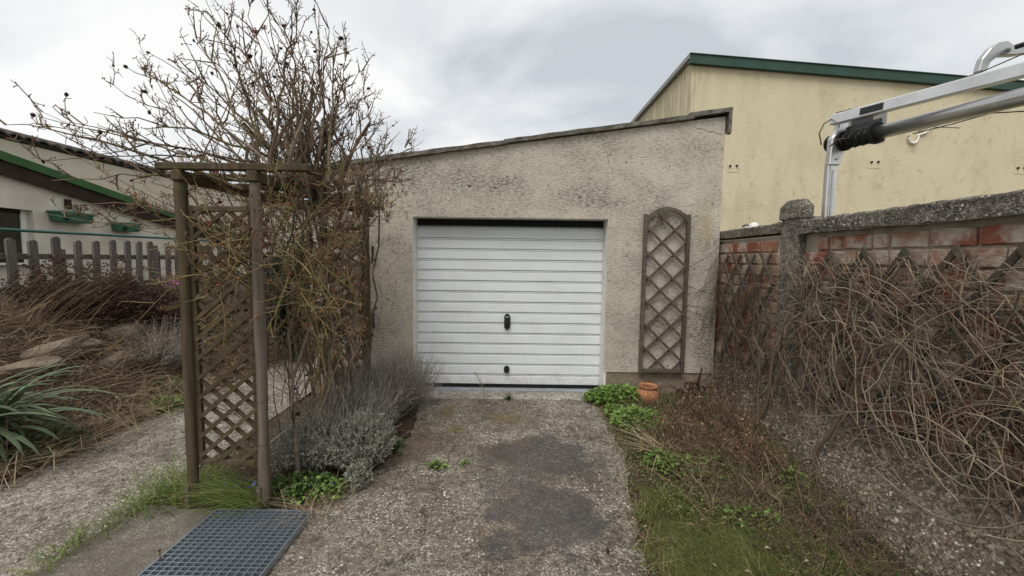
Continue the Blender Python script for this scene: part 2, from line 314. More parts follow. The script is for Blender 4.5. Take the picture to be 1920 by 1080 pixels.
M['wire'] = m_simple('wire', (.03, .025, .02), (.06, .05, .04), 20, .6, .4, 0)
M['wire_pale'] = m_simple('pale_wire', (.30, .27, .23), (.40, .36, .3), 20, .6, .4, 0)
M['fardark'] = m_island('far_wood_leaf', [(0, (.03, .035, .02)), (1, (.07, .07, .045))], .9)

# ------------------------------------------------------------------ mesh helpers
def link(o, parent=None):
    COL.objects.link(o)
    if parent: o.parent = parent
    return o
def empty(name, loc=(0, 0, 0), label=None, cat=None, group=None):
    o = bpy.data.objects.new(name, None); o.empty_display_size = .05; o.location = loc; link(o); return tag(o, label, cat, group)
def tag(o, label=None, cat=None, group=None, kind=None):
    if label: o['label'] = label
    if cat: o['category'] = cat
    if group: o['group'] = group
    if kind: o['kind'] = kind
    return o
def wloc(o):
    v = Vector()
    while o is not None: v += o.location; o = o.parent
    return v
def mk(name, v, f, mat, parent=None, smooth=False, loc=None):
    me = bpy.data.meshes.new(name); me.from_pydata([tuple(x) for x in v], [], [tuple(x) for x in f]); me.update()
    if smooth: me.polygons.foreach_set('use_smooth', [True] * len(me.polygons))
    me.materials.append(M[mat] if isinstance(mat, str) else mat)
    o = bpy.data.objects.new(name, me)
    if parent is not None and loc is None: me.transform(Matrix.Translation(-wloc(parent)))
    if loc is not None: o.location = loc
    return link(o, parent)
def mk_np(name, V, F, mat, parent=None, smooth=False):
    # V (n,3), F (m,k) arrays with equal-sized faces
    me = bpy.data.meshes.new(name); V = np.asarray(V, np.float32)
    if parent is not None: V = V - np.array(wloc(parent), np.float32)
    F = np.asarray(F, np.int32); m, k = F.shape
    me.vertices.add(len(V)); me.vertices.foreach_set('co', V.ravel())
    me.loops.add(m * k); me.loops.foreach_set('vertex_index', F.ravel())
    me.polygons.add(m); me.polygons.foreach_set('loop_start', np.arange(0, m * k, k, dtype=np.int32)); me.polygons.foreach_set('loop_total', np.full(m, k, np.int32))
    if smooth: me.polygons.foreach_set('use_smooth', np.ones(m, bool))
    me.update(calc_edges=True); me.materials.append(M[mat])
    return link(bpy.data.objects.new(name, me), parent)
class MB:
    def __init__(s): s.v = []; s.f = []
    def box(s, x0, x1, y0, y1, z0, z1):
        b = len(s.v); s.v += [(x0, y0, z0), (x1, y0, z0), (x1, y1, z0), (x0, y1, z0), (x0, y0, z1), (x1, y0, z1), (x1, y1, z1), (x0, y1, z1)]
        s.f += [tuple(b + i for i in q) for q in ((0, 3, 2, 1), (4, 5, 6, 7), (0, 1, 5, 4), (1, 2, 6, 5), (2, 3, 7, 6), (3, 0, 4, 7))]; return s
    def prism(s, poly, axis, a, b_):
        # poly: 2-D outline, extruded along axis from a to b_
        n = len(poly); o = len(s.v)
        def P(p, t):
            if axis == 'y': return (p[0], t, p[1])
            if axis == 'x': return (t, p[0], p[1])
            return (p[0], p[1], t)
        s.v += [P(p, a) for p in poly] + [P(p, b_) for p in poly]
        s.f += [tuple(o + i for i in range(n))[::-1], tuple(o + n + i for i in range(n))]
        s.f += [(o + i, o + (i + 1) % n, o + n + (i + 1) % n, o + n + i) for i in range(n)]; return s
    def tube(s, pts, r, k=6, cap=True):
        pts = [Vector(p) for p in pts]; n = len(pts); rr = r if isinstance(r, (list, tuple)) else [r] * n; o = len(s.v)
        d0 = (pts[-1] - pts[0]).normalized() if (pts[-1] - pts[0]).length > 1e-6 else Vector((0, 0, 1))
        ref = Vector((0, 0, 1)) if abs(d0.z) < .9 else Vector((1, 0, 0))
        for i, p in enumerate(pts):
            d = (pts[min(i + 1, n - 1)] - pts[max(i - 1, 0)]).normalized()
            a = d.cross(ref)
            a = a.normalized() if a.length > 1e-5 else Vector((1, 0, 0)); b = d.cross(a)
            s.v += [tuple(p + (a * math.cos(6.2832 * j / k) + b * math.sin(6.2832 * j / k)) * rr[i]) for j in range(k)]
        for i in range(n - 1):
            s.f += [(o + i * k + j, o + i * k + (j + 1) % k, o + (i + 1) * k + (j + 1) % k, o + (i + 1) * k + j) for j in range(k)]
        if cap: s.f += [tuple(o + j for j in range(k))[::-1], tuple(o + (n - 1) * k + j for j in range(k))]
        return s
    def lathe(s, prof, c, k=24):
        o = len(s.v)
        for r, z in prof: s.v += [(c[0] + r * math.cos(6.2832 * j / k), c[1] + r * math.sin(6.2832 * j / k), c[2] + z) for j in range(k)]
        for i in range(len(prof) - 1):
            s.f += [(o + i * k + j, o + i * k + (j + 1) % k, o + (i + 1) * k + (j + 1) % k, o + (i + 1) * k + j) for j in range(k)]
        return s
    def bar(s, p, q, w, t, nrm):
        # flat bar from p to q, width w across, thickness t along nrm
        p, q, nrm = Vector(p), Vector(q), Vector(nrm).normalized(); d = (q - p).normalized(); a = d.cross(nrm).normalized() * w / 2; nn = nrm * t / 2; o = len(s.v)
        for P in (p, q):
            s.v += [tuple(P + a + nn), tuple(P - a + nn), tuple(P - a - nn), tuple(P + a - nn)]
        s.f += [(o + 3, o + 2, o + 1, o), (o + 4, o + 5, o + 6, o + 7)] + [(o + i, o + (i + 1) % 4, o + 4 + (i + 1) % 4, o + 4 + i) for i in range(4)]; return s
    def build(s, name, mat, parent=None, smooth=False, bevel=0):
        o = mk(name, s.v, s.f, mat, parent, smooth)
        bm = bmesh.new(); bm.from_mesh(o.data); bmesh.ops.recalc_face_normals(bm, faces=bm.faces)
        if bevel: bmesh.ops.bevel(bm, geom=bm.edges[:], offset=bevel, segments=1, affect='EDGES', clamp_overlap=True)
        bm.to_mesh(o.data); bm.free(); return o
def share(name, me, parent, loc, rot=(0, 0, 0), scale=(1, 1, 1)):
    o = bpy.data.objects.new(name, me); o.location = Vector(loc) - (Vector(parent.location) if parent else Vector()); o.rotation_euler = rot; o.scale = scale
    return link(o, parent)

def norm(a): return a / np.maximum(np.linalg.norm(a, axis=-1, keepdims=True), 1e-9)
def tubes(paths, radii, k=4):
    """many tapered tubes; paths: list of (n,3); radii: list of (r0, r1) -> V, F quads"""
    V = []; F = []; off = 0
    by = {}
    for p, r in zip(paths, radii): by.setdefault(len(p), []).append((p, r))
    for n, lst in by.items():
        P = np.array([a for a, _ in lst]); r = np.array([b for _, b in lst]); m = len(P)
        d = np.empty_like(P); d[:, 1:-1] = P[:, 2:] - P[:, :-2]; d[:, 0] = P[:, 1] - P[:, 0]; d[:, -1] = P[:, -1] - P[:, -2]; d = norm(d)
        ref = norm(npr.normal(size=(m, 1, 3))) * np.ones((1, n, 1)); a = norm(np.cross(d, ref)); b = np.cross(d, a)
        t = np.linspace(0, 1, n)[None, :, None]; rad = (r[:, 0][:, None, None] * (1 - t) + r[:, 1][:, None, None] * t)
        ang = np.arange(k) / k * 2 * np.pi
        ring = P[:, :, None, :] + rad[..., None] * (a[:, :, None, :] * np.cos(ang)[None, None, :, None] + b[:, :, None, :] * np.sin(ang)[None, None, :, None])
        V.append(ring.reshape(-1, 3))
        i = np.arange(n - 1)[:, None]; j = np.arange(k)[None, :]; jn = (j + 1) % k
        q = np.stack([i * k + j, i * k + jn, (i + 1) * k + jn, (i + 1) * k + j], -1).reshape(-1, 4)
        F.append((q[None] + (np.arange(m) * n * k)[:, None, None]).reshape(-1, 4) + off); off += m * n * k
    return np.concatenate(V), np.concatenate(F)
def curve(p0, d0, length, n=6, wob=.25, grav=0.0, pull=None, pw=0.0):
    """a wandering polyline"""
    p = np.array(p0, float); d = np.array(d0, float); d /= np.linalg.norm(d); st = length / (n - 1); out = [p.copy()]
    for _ in range(n - 1):
        d = d + npr.normal(size=3) * wob * .5 + np.array([0, 0, grav])
        if pull is not None: d = d + (np.array(pull) - p) * pw
        d /= np.linalg.norm(d); p = p + d * st; out.append(p.copy())
    return np.array(out)
def blades(base, h, w, lean, seg=3, bend=.6, droop=.0, dirs=None):
    """grass-like strips: base (n,3), h (n,), w (n,), lean (n,) -> V,F"""
    n = len(base); az = npr.uniform(0, 6.283, n) if dirs is None else dirs
    out = np.stack([np.cos(az), np.sin(az), np.zeros(n)], 1); side = np.stack([-np.sin(az), np.cos(az), np.zeros(n)], 1)
    tw = npr.uniform(0, 3.14, n); side = side * np.cos(tw)[:, None] * .5 + side * .5 + out * np.sin(tw)[:, None] * .5
    V = np.empty((n, seg + 1, 2, 3))
    for i in range(seg + 1):
        t = i / seg; o = lean * h * (t + bend * t * t); z = h * (t - droop * t * t * t)
        c = base + out * o[:, None] + np.array([0, 0, 1]) * z[:, None]; ww = (w * (1 - .85 * t ** 1.6))[:, None] * .5
        V[:, i, 0] = c - side * ww; V[:, i, 1] = c + side * ww
    q = np.array([[2 * i, 2 * i + 1, 2 * i + 3, 2 * i + 2] for i in range(seg)])
    F = (q[None] + (np.arange(n) * 2 * (seg + 1))[:, None, None]).reshape(-1, 4)
    return V.reshape(-1, 3), F
def leaves(pos, direc, size, width=.55, fold=.25):
    """folded pointed leaves, two quads each"""
    n = len(pos); d = norm(np.asarray(direc)); up = norm(np.cross(np.cross(d, np.array([0, 0, 1.]) + npr.normal(size=(n, 3)) * .35), d)); s = np.cross(d, up)
    L = np.asarray(size)[:, None]; W = L * width * .5; p = np.asarray(pos)
    V = np.stack([p, p + d * L * .5 + up * L * .04, p + d * L - up * L * .12, p + d * L * .42 + s * W + up * W * fold * 2, p + d * L * .42 - s * W + up * W * fold * 2, ], 1)
    q = np.array([[0, 1, 2, 3], [0, 4, 2, 1]])
    F = (q[None] + (np.arange(n) * 5)[:, None, None]).reshape(-1, 4)
    return V.reshape(-1, 3), F
def joinVF(parts):
    V = []; F = []; o = 0
    for v, f in parts: V.append(v); F.append(f + o); o += len(v)
    return np.concatenate(V), np.concatenate(F)
_ico = None
def blobs(pos, rad, squash=(1, 1, 1), jit=.15):
    """small lumps (icospheres) joined"""
    global _ico
    if _ico is None:
        bm = bmesh.new(); bmesh.ops.create_icosphere(bm, subdivisions=1, radius=1); _ico = (np.array([v.co[:] for v in bm.verts]), np.array([[v.index for v in f.verts] for f in bm.faces])); bm.free()
    iv, f = _ico; n = len(pos); rad = np.asarray(rad)
    V = iv[None] * np.array(squash) * (1 + npr.normal(size=(n, len(iv), 1)) * jit)
    a = npr.uniform(0, 6.283, n); c, s = np.cos(a), np.sin(a); st = npr.uniform(.65, 1.35, (n, 3)); V = V * st[:, None, :]
    V = np.stack([V[..., 0] * c[:, None] - V[..., 1] * s[:, None], V[..., 0] * s[:, None] + V[..., 1] * c[:, None], V[..., 2]], -1)
    V = V * rad[:, None, None] + np.asarray(pos)[:, None, :]
    return V.reshape(-1, 3), (f[None] + (np.arange(n) * len(iv))[:, None, None]).reshape(-1, 3)
def fbm(x, y, seed=0, sc=1.0, oct=4):
    g = np.random.default_rng(seed); r = np.zeros_like(x); a = 1.0
    for o in range(oct):
        for _ in range(3):
            th = g.uniform(0, 6.283); k = sc * 2 ** o * g.uniform(.7, 1.3); ph = g.uniform(0, 6.283)
            r = r + a * np.sin(k * (x * np.cos(th) + y * np.sin(th)) + ph) / 3
        a *= .55
    return r
def grid(name, x0, x1, y0, y1, nx, ny, zf, mat, parent=None):
    X, Y = np.meshgrid(np.linspace(x0, x1, nx), np.linspace(y0, y1, ny)); Z = zf(X, Y)
    V = np.stack([X, Y, Z], -1).reshape(-1, 3); i = np.arange(ny - 1)[:, None] * nx + np.arange(nx - 1)[None]
    F = np.stack([i, i + 1, i + nx + 1, i + nx], -1).reshape(-1, 4)
    return mk_np(name, V, F, mat, parent, True)

# ------------------------------------------------------------------ ground
def seg_interp(pts, y):
    ys = np.array([p[1] for p in pts]); xs = np.array([p[0] for p in pts]); o = np.argsort(ys); return np.interp(y, ys[o], xs[o])
DR = [(.94, 4.63), (1.0, 4.2), (.97, 3.84), (.99, 3.3), (.86, 2.68), (.78, 2.3), (.73, 1.97), (.68, 1.2), (.66, -2)]       # driveway right edge
DL = [(-1.12, 4.63), (-1.0, 4.2), (-.92, 3.6), (-1.0, 3.1), (-1.08, 2.83), (-1.22, 2.62), (-1.27, 2.45), (-1.27, -2)]
def zbank(X, Y):
    t = np.clip((-3.72 - X + .1 * np.sin(Y * 2.3) + .06 * np.sin(Y * 5.1)) / 1.65, 0, 1); s = t * t * (3 - 2 * t)
    return .01 + .98 * (.35 * t + .65 * s) + .05 * fbm(X, Y, 3, 3.0) * np.clip(t * 6, 0, 1) + .0 * Y
def zbed(X, Y):
    e = seg_interp(DR, Y); t = np.clip((X - e) / .5, 0, 1); return -.012 + .05 * t + .016 * fbm(X, Y, 5, 5.0) * t + .04 * np.clip((X - 1.5), 0, 1)
g = grid('ground', -400, 400, -60, 900, 41, 49, lambda X, Y: -.06 + 0 * X, 'earth'); g['kind'] = 'structure'
def wavy_poly(left, right, ys, z, jit=.02):
    vs_, fs = [], []
    for y in ys:
        a = float(seg_interp(left, y)) + rnd.uniform(-jit, jit); b = float(seg_interp(right, y)) + rnd.uniform(-jit, jit)
        for k in range(9): vs_.append((a + (b - a) * k / 8, y, z))
    for i in range(len(ys) - 1):
        for k in range(8): o = i * 9 + k; fs.append((o, o + 1, o + 10, o + 9))
    return vs_, fs
v, f = wavy_poly(DL, DR, np.linspace(-2, 4.62, 90), 0.0); o = mk('driveway', v, f, 'drive'); o['kind'] = 'structure'
o = grid('slab', -2.418, -1.275, -2, 2.50, 20, 60, lambda X, Y: .002 + .004 * fbm(X, Y, 9, 2), 'slab'); o['kind'] = 'structure'
o = grid('path', -3.74, -2.42, -2, 9.5, 30, 120, lambda X, Y: .0 + .010 * fbm(X, Y, 4, 2.5), 'path'); o['kind'] = 'structure'
o = grid('bank', -9.5, -3.60, .2, 14, 150, 200, zbank, 'soil'); o['kind'] = 'structure'
o = grid('garden_bed', .6, 2.75, .2, 4.95, 70, 130, zbed, 'soil'); o['kind'] = 'structure'
o = grid('planting_strip', -2.46, -.90, 2.47, 4.9, 60, 80, lambda X, Y: -.014 + .05 * np.clip(1 - np.abs((X + 1.72) / .62), 0, 1) + .01 * fbm(X, Y, 8, 6), 'soil'); o['kind'] = 'structure'
o = grid('back_yard', -7, -2.3, 4.85, 14, 30, 40, lambda X, Y: -.03 + .015 * fbm(X, Y, 2, 2), 'soil'); o['kind'] = 'structure'
# distant wooded hill far behind the houses
def zhill(X, Y): return -1 + 26 * np.exp(-((Y - 420) / 120) ** 2) * (1 + .3 * np.sin(X / 60) + .2 * np.sin(X / 23 + 1)) + .8 * fbm(X, Y, 6, .12)
o = grid('hills', -380, 380, 180, 700, 120, 70, zhill, 'fardark'); o['kind'] = 'structure'

# ------------------------------------------------------------------ garage
YF, YD = 4.74, 4.947
GL, GR = -2.41, 2.45
def ztop(x): return 3.028 - .055 + .1405 * (x + .117)
gar = empty('garage', (0, YF, 0), 'low beige rendered garage with a slanting roofline and white sectional door', 'garage')
OL, OR_, OT = -1.185, 1.125, 2.135
m = MB()
def vq(*p): o_ = len(m.v); m.v.extend(p); m.f.append(tuple(range(o_, o_ + len(p))))
PZ = .30
vq((GL, YF, PZ), (OL, YF, PZ), (OL, YF, OT), (OL, YF, ztop(OL)), (GL, YF, ztop(GL)))
vq((OR_, YF, PZ), (GR, YF, PZ), (GR, YF, ztop(GR)), (OR_, YF, ztop(OR_)), (OR_, YF, OT))
vq((OL, YF, OT), (OR_, YF, OT), (OR_, YF, ztop(OR_)), (OL, YF, ztop(OL)))
vq((GR, YF, -.05), (GR, 11, -.05), (GR, 11, ztop(GR)), (GR, YF, ztop(GR)))
vq((GL, 11, -.05), (GL, YF, -.05), (GL, YF, ztop(GL)), (GL, 11, ztop(GL)))
vq((GR, 11, -.05), (GL, 11, -.05), (GL, 11, ztop(GL)), (GR, 11, ztop(GR)))
mk('wall', m.v, m.f, 'render', gar)
m = MB(); m.box(GL + .002, OL - .002, YF + .012, YF + .1, -.06, PZ); m.build('plinth', 'plinth', gar)
m = MB(); m.box(OR_ + .002, GR - .002, YF + .012, YF + .1, -.06, PZ); m.build('plinth', 'plinth', gar)
m = MB(); m.box(OL - .03, OL, YF + .003, YD + .06, -.03, OT + .03); m.build('reveal', 'white', gar)
m = MB(); m.box(OR_, OR_ + .03, YF + .003, YD + .06, -.03, OT + .03); m.build('reveal', 'white', gar)
m = MB(); m.box(OL + .001, OR_ - .001, YF + .003, YD + .06, OT, OT + .03); m.build('reveal', 'white', gar)
m = MB(); m.prism([(GL + .01, ztop(GL) - .01), (GR - .01, ztop(GR) - .01), (GR - .01, ztop(GR) - .001), (GL + .01, ztop(GL) - .001)], 'y', YF + .02, 10.98); m.build('roof', 'roofedge', gar)
def coping(xa, xb, lift, th=.042, ov=.055):
    n = max(3, int((xb - xa) / .16)); vs_, fs = [], []
    for i in range(n + 1):
        x = xa + (xb - xa) * i / n; z = ztop(x) + lift; j = lambda s=.006: rnd.uniform(-s, s)
        vs_ += [(x, YF - ov + j(), z - .004 + j(.003)), (x, YF - ov + j(), z + th + j()), (x, YF - ov + .05, z + th + .012 + j()), (x, YF + .30, z + th + .012), (x, YF + .30, z + .002)]
    for i in range(n):
        for k in range(5): a = i * 5 + k; b = i * 5 + (k + 1) % 5; fs.append((a, b, b + 5, a + 5))
    fs += [(4, 3, 2, 1, 0), tuple(n * 5 + k for k in range(5))]
    return mk('coping_slab', vs_, fs, 'roofedge', gar)
coping(GL - .05, -.08, .0); coping(-.115, 2.07, .012); coping(2.04, GR + .05, .035, .042)
m = MB(); m.prism([(YF - .06, 3.13), (YF - .02, 3.12), (YF + .28, 3.30), (YF + .28, 3.43), (YF - .06, 3.40)], 'x', GR + .012, GR + .045); m.build('end_cap', 'roofedge', gar)
for (p0, p1) in (((2.12, 3.20), (2.42, 3.12)), ):
    pts = [(p0[0] + (p1[0] - p0[0]) * i / 6, YF - .001, p0[1] + (p1[1] - p0[1]) * i / 6 + rnd.uniform(-.012, .012)) for i in range(7)]; MB().tube(pts, .002, 4).build('crack', 'brown_board', gar)
pts = [(1.02 + .16 * i / 9 + rnd.uniform(-.02, .02), YF - .0005, 3.08 - .48 * i / 9) for i in range(10)]; MB().tube(pts, .0013, 4).build('crack', 'brown_board', gar)
for (zz, zlo, zhi) in ((1.66, 1.58, 1.78), (.83, .80, 1.0)):
    h_ = MB(); h_.box(-1.66, -1.635, YF - .05, YF - .03, zlo, zhi); h_.box(-1.655, -1.64, YF - .04, YF + .01, zlo + .03, zlo + .05); h_ = h_.build('gate_hook', 'black', gar, bevel=.004)
    k_ = MB(); k_.lathe([(0, -.03), (.022, -.03), (.028, -.012), (.028, .012), (.02, .03), (0, .032)], (-1.705, YF - .05, zz), 12); k_.tube([(-1.705, YF - .05, zz - .03), (-1.70, YF - .045, zz - .075), (-1.66, YF - .04, zz - .08)], .009, 6); k_.build('knob', 'black', h_)
# door
door = bpy.data.objects.new('door', None); door.location = (0, YD - YF, 0); link(door, gar); door['label'] = 'white ribbed up-and-over garage door'
D0, D1 = .065, 2.035; pitch = (D1 - D0) / 15
prof = [(0, .022), (.002, .002), (.006, 0), (.102, 0), (.1045, .006), (.106, .022), (.1125, .022), (.114, .008), (.124, .008), (.1255, .022), (pitch, .022)]
xs = [-1.178 + (1.118 + 1.178) * i / 8 for i in range(9)]
vs_ = [(x, y, z) for x in xs for z, y in prof]; k = len(prof); fs = [(i * k + j, (i + 1) * k + j, (i + 1) * k + j + 1, i * k + j + 1) for i in range(8) for j in range(k - 1)]
me = bpy.data.meshes.new('slat'); me.from_pydata(vs_, [], fs); me.update(); me.materials.append(M['door'])
for i in range(15):
    o = bpy.data.objects.new('slat', me); o.location = (0, 0, D0 + pitch * i); link(o, door)
def dpart(name, mb, mat, bevel=0):
    o = mk(name, mb.v, mb.f, mat); o.parent = door
    bm = bmesh.new(); bm.from_mesh(o.data); bmesh.ops.recalc_face_normals(bm, faces=bm.faces)
    if bevel: bmesh.ops.bevel(bm, geom=bm.edges[:], offset=bevel, segments=2, affect='EDGES', clamp_overlap=True)
    bm.to_mesh(o.data); bm.free(); return o
dpart('head_gap', MB().box(OL + .002, OR_ - .002, .032, .05, D1 + .001, OT - .001), 'rubber')
dpart('head_rail', MB().box(OL + .004, OR_ - .004, .012, .028, D1 + .002, D1 + .016), 'steel_sill')
dpart('bottom_seal', MB().box(-1.176, 1.116, -.006, .03, .024, D0 - .002), 'rubber')
dpart('side_frame', MB().box(OL + .001, -1.179, -.002, .04, .02, D1), 'frame_white'); dpart('side_frame', MB().box(1.119, OR_ - .001, -.002, .04, .02, D1), 'frame_white')
dpart('backing', MB().box(OL, OR_, .052, .06, 0.01, OT), 'rubber')
oct_ = lambda cx, cz, w, h, r: [(cx - w + r, cz - h), (cx + w - r, cz - h), (cx + w, cz - h + r), (cx + w, cz + h - r), (cx + w - r, cz + h), (cx - w + r, cz + h), (cx - w, cz + h - r), (cx - w, cz - h + r)]
hd = dpart('handle', MB().prism(oct_(-.054, .868, .038, .098, .026), 'y', -.028, .008), 'black', .004)
o = dpart('lock_plate', MB().prism(oct_(-.054, .93, .024, .01, .003), 'y', -.0315, -.027), 'steel_sill'); o.parent = hd
o = dpart('lever', MB().prism(oct_(-.054, .825, .011, .035, .006), 'y', -.042, -.027), 'rubber', .002); o.parent = hd
o = dpart('lock', MB().prism(oct_(-.053, .258, .034, .045, .018), 'y', -.03, .008), 'black', .006)
MB().box(OL - .02, OR_ + .02, YF + .10, YD + .05, -.03, .022).build('threshold', 'steel_sill', gar, bevel=.004)
m = MB(); m.box(OL + .02, OR_ - .02, YF - .16, YF + .098, -.03, .012); m.build('step', 'sill', gar, bevel=.008)

# ------------------------------------------------------------------ arched trellis on the garage wall
tr = empty('wall_trellis', (1.80, YF - .05, .30), 'narrow arched wooden trellis hanging on the garage wall right of the door', 'trellis')
TX0, TX1, TZ0, TZ1 = 1.535, 2.075, .305, 2.165; yT = YF - .045
for xx in (TX0 + .02, TX1 - .02): MB().box(xx - .02, xx + .02, yT - .02, yT + .02, TZ0, TZ1 + .03).build('rail', 'wood_trellis', tr, bevel=.004)
MB().box(TX0 + .04, TX1 - .04, yT - .016, yT + .016, TZ0 + .01, TZ0 + .055).build('bottom_rail', 'wood_trellis', tr, bevel=.003)
cxT = (TX0 + TX1) / 2; hw = (TX1 - TX0) / 2 - .03; rise = .125; Rr_ = (hw * hw + rise * rise) / (2 * rise); a0 = math.asin(hw / Rr_)
outer = [(cxT + Rr_ * math.sin(-a0 + 2 * a0 * i / 14), TZ1 - .01 + rise - Rr_ + Rr_ * math.cos(-a0 + 2 * a0 * i / 14)) for i in range(15)]; inner = [(x * .93 + cxT * .07, z - .042) for x, z in outer]
vs_ = []; fs = []
for i in range(15):
    for y in (yT - .014, yT + .018): vs_ += [(outer[i][0], y, outer[i][1]), (inner[i][0], y, inner[i][1])]
for i in range(14):
    a = i * 4; b = a + 4; fs += [(a, b, b + 1, a + 1), (a + 2, a + 3, b + 3, b + 2), (a, a + 2, b + 2, b), (a + 1, b + 1, b + 3, a + 3)]
o = mk('arch', vs_, fs, 'wood_trellis', tr); bm = bmesh.new(); bm.from_mesh(o.data); bmesh.ops.recalc_face_normals(bm, faces=bm.faces); bm.to_mesh(o.data); bm.free()
def clip_diag(x0, x1, z0, z1, c, slope):
    """segment of z = c + slope*(x-x0) inside the rectangle"""
    xa, xb = x0, x1
    lo = x0 + (z0 - c) / slope; hi = x0 + (z1 - c) / slope
    if slope < 0: lo, hi = hi, lo
    xa, xb = max(xa, lo), min(xb, hi)
    return None if xb - xa < .03 else (xa, c + slope * (xa - x0), xb, c + slope * (xb - x0))
for slope, y in ((-.98, yT - .010), (.98, yT + .008)):
    c = TZ0 - .6
    while c < TZ1 + .9:
        s_ = clip_diag(TX0 + .04, TX1 - .04, TZ0 + .05, TZ1 + .04, c + (.07 if slope < 0 else 0), slope)
        if s_: MB().bar((s_[0], y, s_[1]), (s_[2], y, s_[3]), .027, .014, (0, 1, 0)).build('slat', 'wood_trellis', tr)
        c += .283

# ------------------------------------------------------------------ ochre building beyond the wall
YB = 8.5; XB = 3.63
yb = empty('neighbour_building', (XB, YB, 0), 'tall ochre rendered building with green roof edge behind the brick wall', 'building')
def zy(x): return 5.80 - .0675 * (x - XB)
m = MB()
vq((XB, YB, 0), (16, YB, 0), (16, YB, zy(16)), (XB, YB, zy(XB))); vq((XB, 19, 0), (XB, YB, 0), (XB, YB, zy(XB)), (XB, 19, zy(XB)))
vq((16, YB, 0), (16, 19, 0), (16, 19, zy(16)), (16, YB, zy(16))); vq((16, 19, 0), (XB, 19, 0), (XB, 19, zy(XB)), (16, 19, zy(16)))
mk('wall', m.v, m.f, 'yellow', yb)
MB().prism([(XB - .08, zy(XB) - .11), (16.1, zy(16.1) - .11), (16.1, zy(16.1) + .07), (XB - .08, zy(XB) + .07)], 'y', YB - .10, YB - .003).build('fascia', 'green_metal', yb)
MB().prism([(XB - .08, zy(XB) + .07), (16.1, zy(16.1) + .07), (16.1, zy(16.1) + .085), (XB - .08, zy(XB) + .085)], 'y', YB - .12, 19.1).build('roof', 'green_metal', yb)
MB().box(XB - .10, XB - .003, YB - .099, 19.1, zy(XB) - .03, zy(XB) + .066).build('verge_trim', 'grey_metal', yb)
wv = MB().box(6.92, 7.72, YB - .03, YB + .02, 4.22, 4.86).build('vent_window', 'grey_metal', yb, bevel=.01)
o = MB().box(6.99, 7.42, YB - .045, YB - .02, 4.29, 4.79).build('pane', 'glass', yb); o.parent = wv; o.matrix_parent_inverse.identity(); 
for (x, z) in ((4.6, 3.66), (7.55, 3.78), (10.62, 3.70)):
    p_ = MB().box(x - .13, x + .13, YB - .006, YB + .01, z - .12, z + .12).build('wall_patch', 'yellow', yb)
    MB().tube([(x - .07, YB - .03, z), (x - .07, YB + .02, z)], .022, 8).build('pipe_stub', 'rubber', yb); MB().tube([(x + .07, YB - .03, z + .005), (x + .07, YB + .02, z + .005)], .022, 8).build('pipe_stub', 'rubber', yb)
pts = [(8.30 + .10 * math.cos(a), YB - .03, 4.30 + .13 * math.sin(a)) for a in np.linspace(2.9, 6.6, 12)] + [(8.5 + .1 * math.sin(a), YB - .03, 4.5 - .12 * math.cos(a)) for a in np.linspace(.3, 5.2, 12)] + [(8.8, YB - .03, 4.78), (9.6, YB - .03, 5.05)]
MB().tube(pts, .022, 6).build('conduit', 'frame_white', yb, True)

# ------------------------------------------------------------------ brick boundary wall on the right
XW = 2.50
bw = empty('boundary_wall', (XW + .1, 3, 0), 'old red brick boundary wall with concrete coping and pebbled base', 'wall')
PY0, PY1 = 3.43, 3.66
m = MB(); m.box(XW + .016, XW + .20, .6, 5.25, .40, 1.90); m.build('mortar_core', 'mortar', bw)
def brick_mesh(L):
    bm = bmesh.new(); bmesh.ops.create_cube(bm, size=1)
    for v_ in bm.verts: v_.co = Vector((v_.co.x * .05, v_.co.y * L, v_.co.z * .103))
    bmesh.ops.subdivide_edges(bm, edges=[e_ for e_ in bm.edges if abs(e_.verts[0].co.y - e_.verts[1].co.y) > .01], cuts=2)
    bmesh.ops.bevel(bm, geom=[e_ for e_ in bm.edges if len(e_.link_faces) == 2 and e_.calc_face_angle(0) > .5], offset=.008, segments=1, affect='EDGES')
    for v_ in bm.verts: v_.co += Vector((rnd.uniform(-.004, .004), rnd.uniform(-.004, .004), rnd.uniform(-.004, .004)))
    me_ = bpy.data.meshes.new('brick'); bm.to_mesh(me_); bm.free(); me_.materials.append(M['brick']); return me_
bl = [brick_mesh(.238) for _ in range(5)]; bs = [brick_mesh(.112) for _ in range(4)]
row = 0; z = .575
while z < 1.86:
    y = 1.15 + (0 if row % 2 else .125) + rnd.uniform(-.03, .03); idx = 0
    while y < 5.2:
        short = rnd.random() < .28; L = .126 if short else .252
        if not (y < PY1 - .02 and y + L > PY0 + .02):
            share('brick', rnd.choice(bs if short else bl), bw, (XW + .022 + rnd.uniform(-.004, .007), y + L / 2, z + .055), (0, rnd.uniform(-.03, .03), rnd.choice((0, math.pi)) + rnd.uniform(-.015, .015)))
        y += L
    z += .1175; row += 1
def slabbox(name, x0, x1, y0, y1, z0, z1, mat, seed, n=26):
    g_ = np.random.default_rng(seed); vs_, fs = [], []
    for i in range(n + 1):
        y = y0 + (y1 - y0) * i / n; j = lambda s=.005: g_.uniform(-s, s)
        vs_ += [(x0 + j(), y, z0 + j()), (x0 + j(), y, z1 - .015 + j()), (x0 + .02 + j(), y, z1 + j()), (x1, y, z1 + j()), (x1, y, z0)]
    for i in range(n):
        for k in range(5): a = i * 5 + k; b = i * 5 + (k + 1) % 5; fs.append((b, a, a + 5, b + 5))
    fs += [(0, 1, 2, 3, 4), tuple(n * 5 + k for k in range(5))[::-1]]
    return mk(name, vs_, fs, mat, bw)
slabbox('coping_slab', XW - .055, XW + .26, .5, PY0 + .02, 1.895, 2.015, 'coping', 1, 60)
slabbox('coping_slab', XW - .02, XW + .24, PY1 - .02, 5.25, 1.925, 2.02, 'coping', 2, 40)
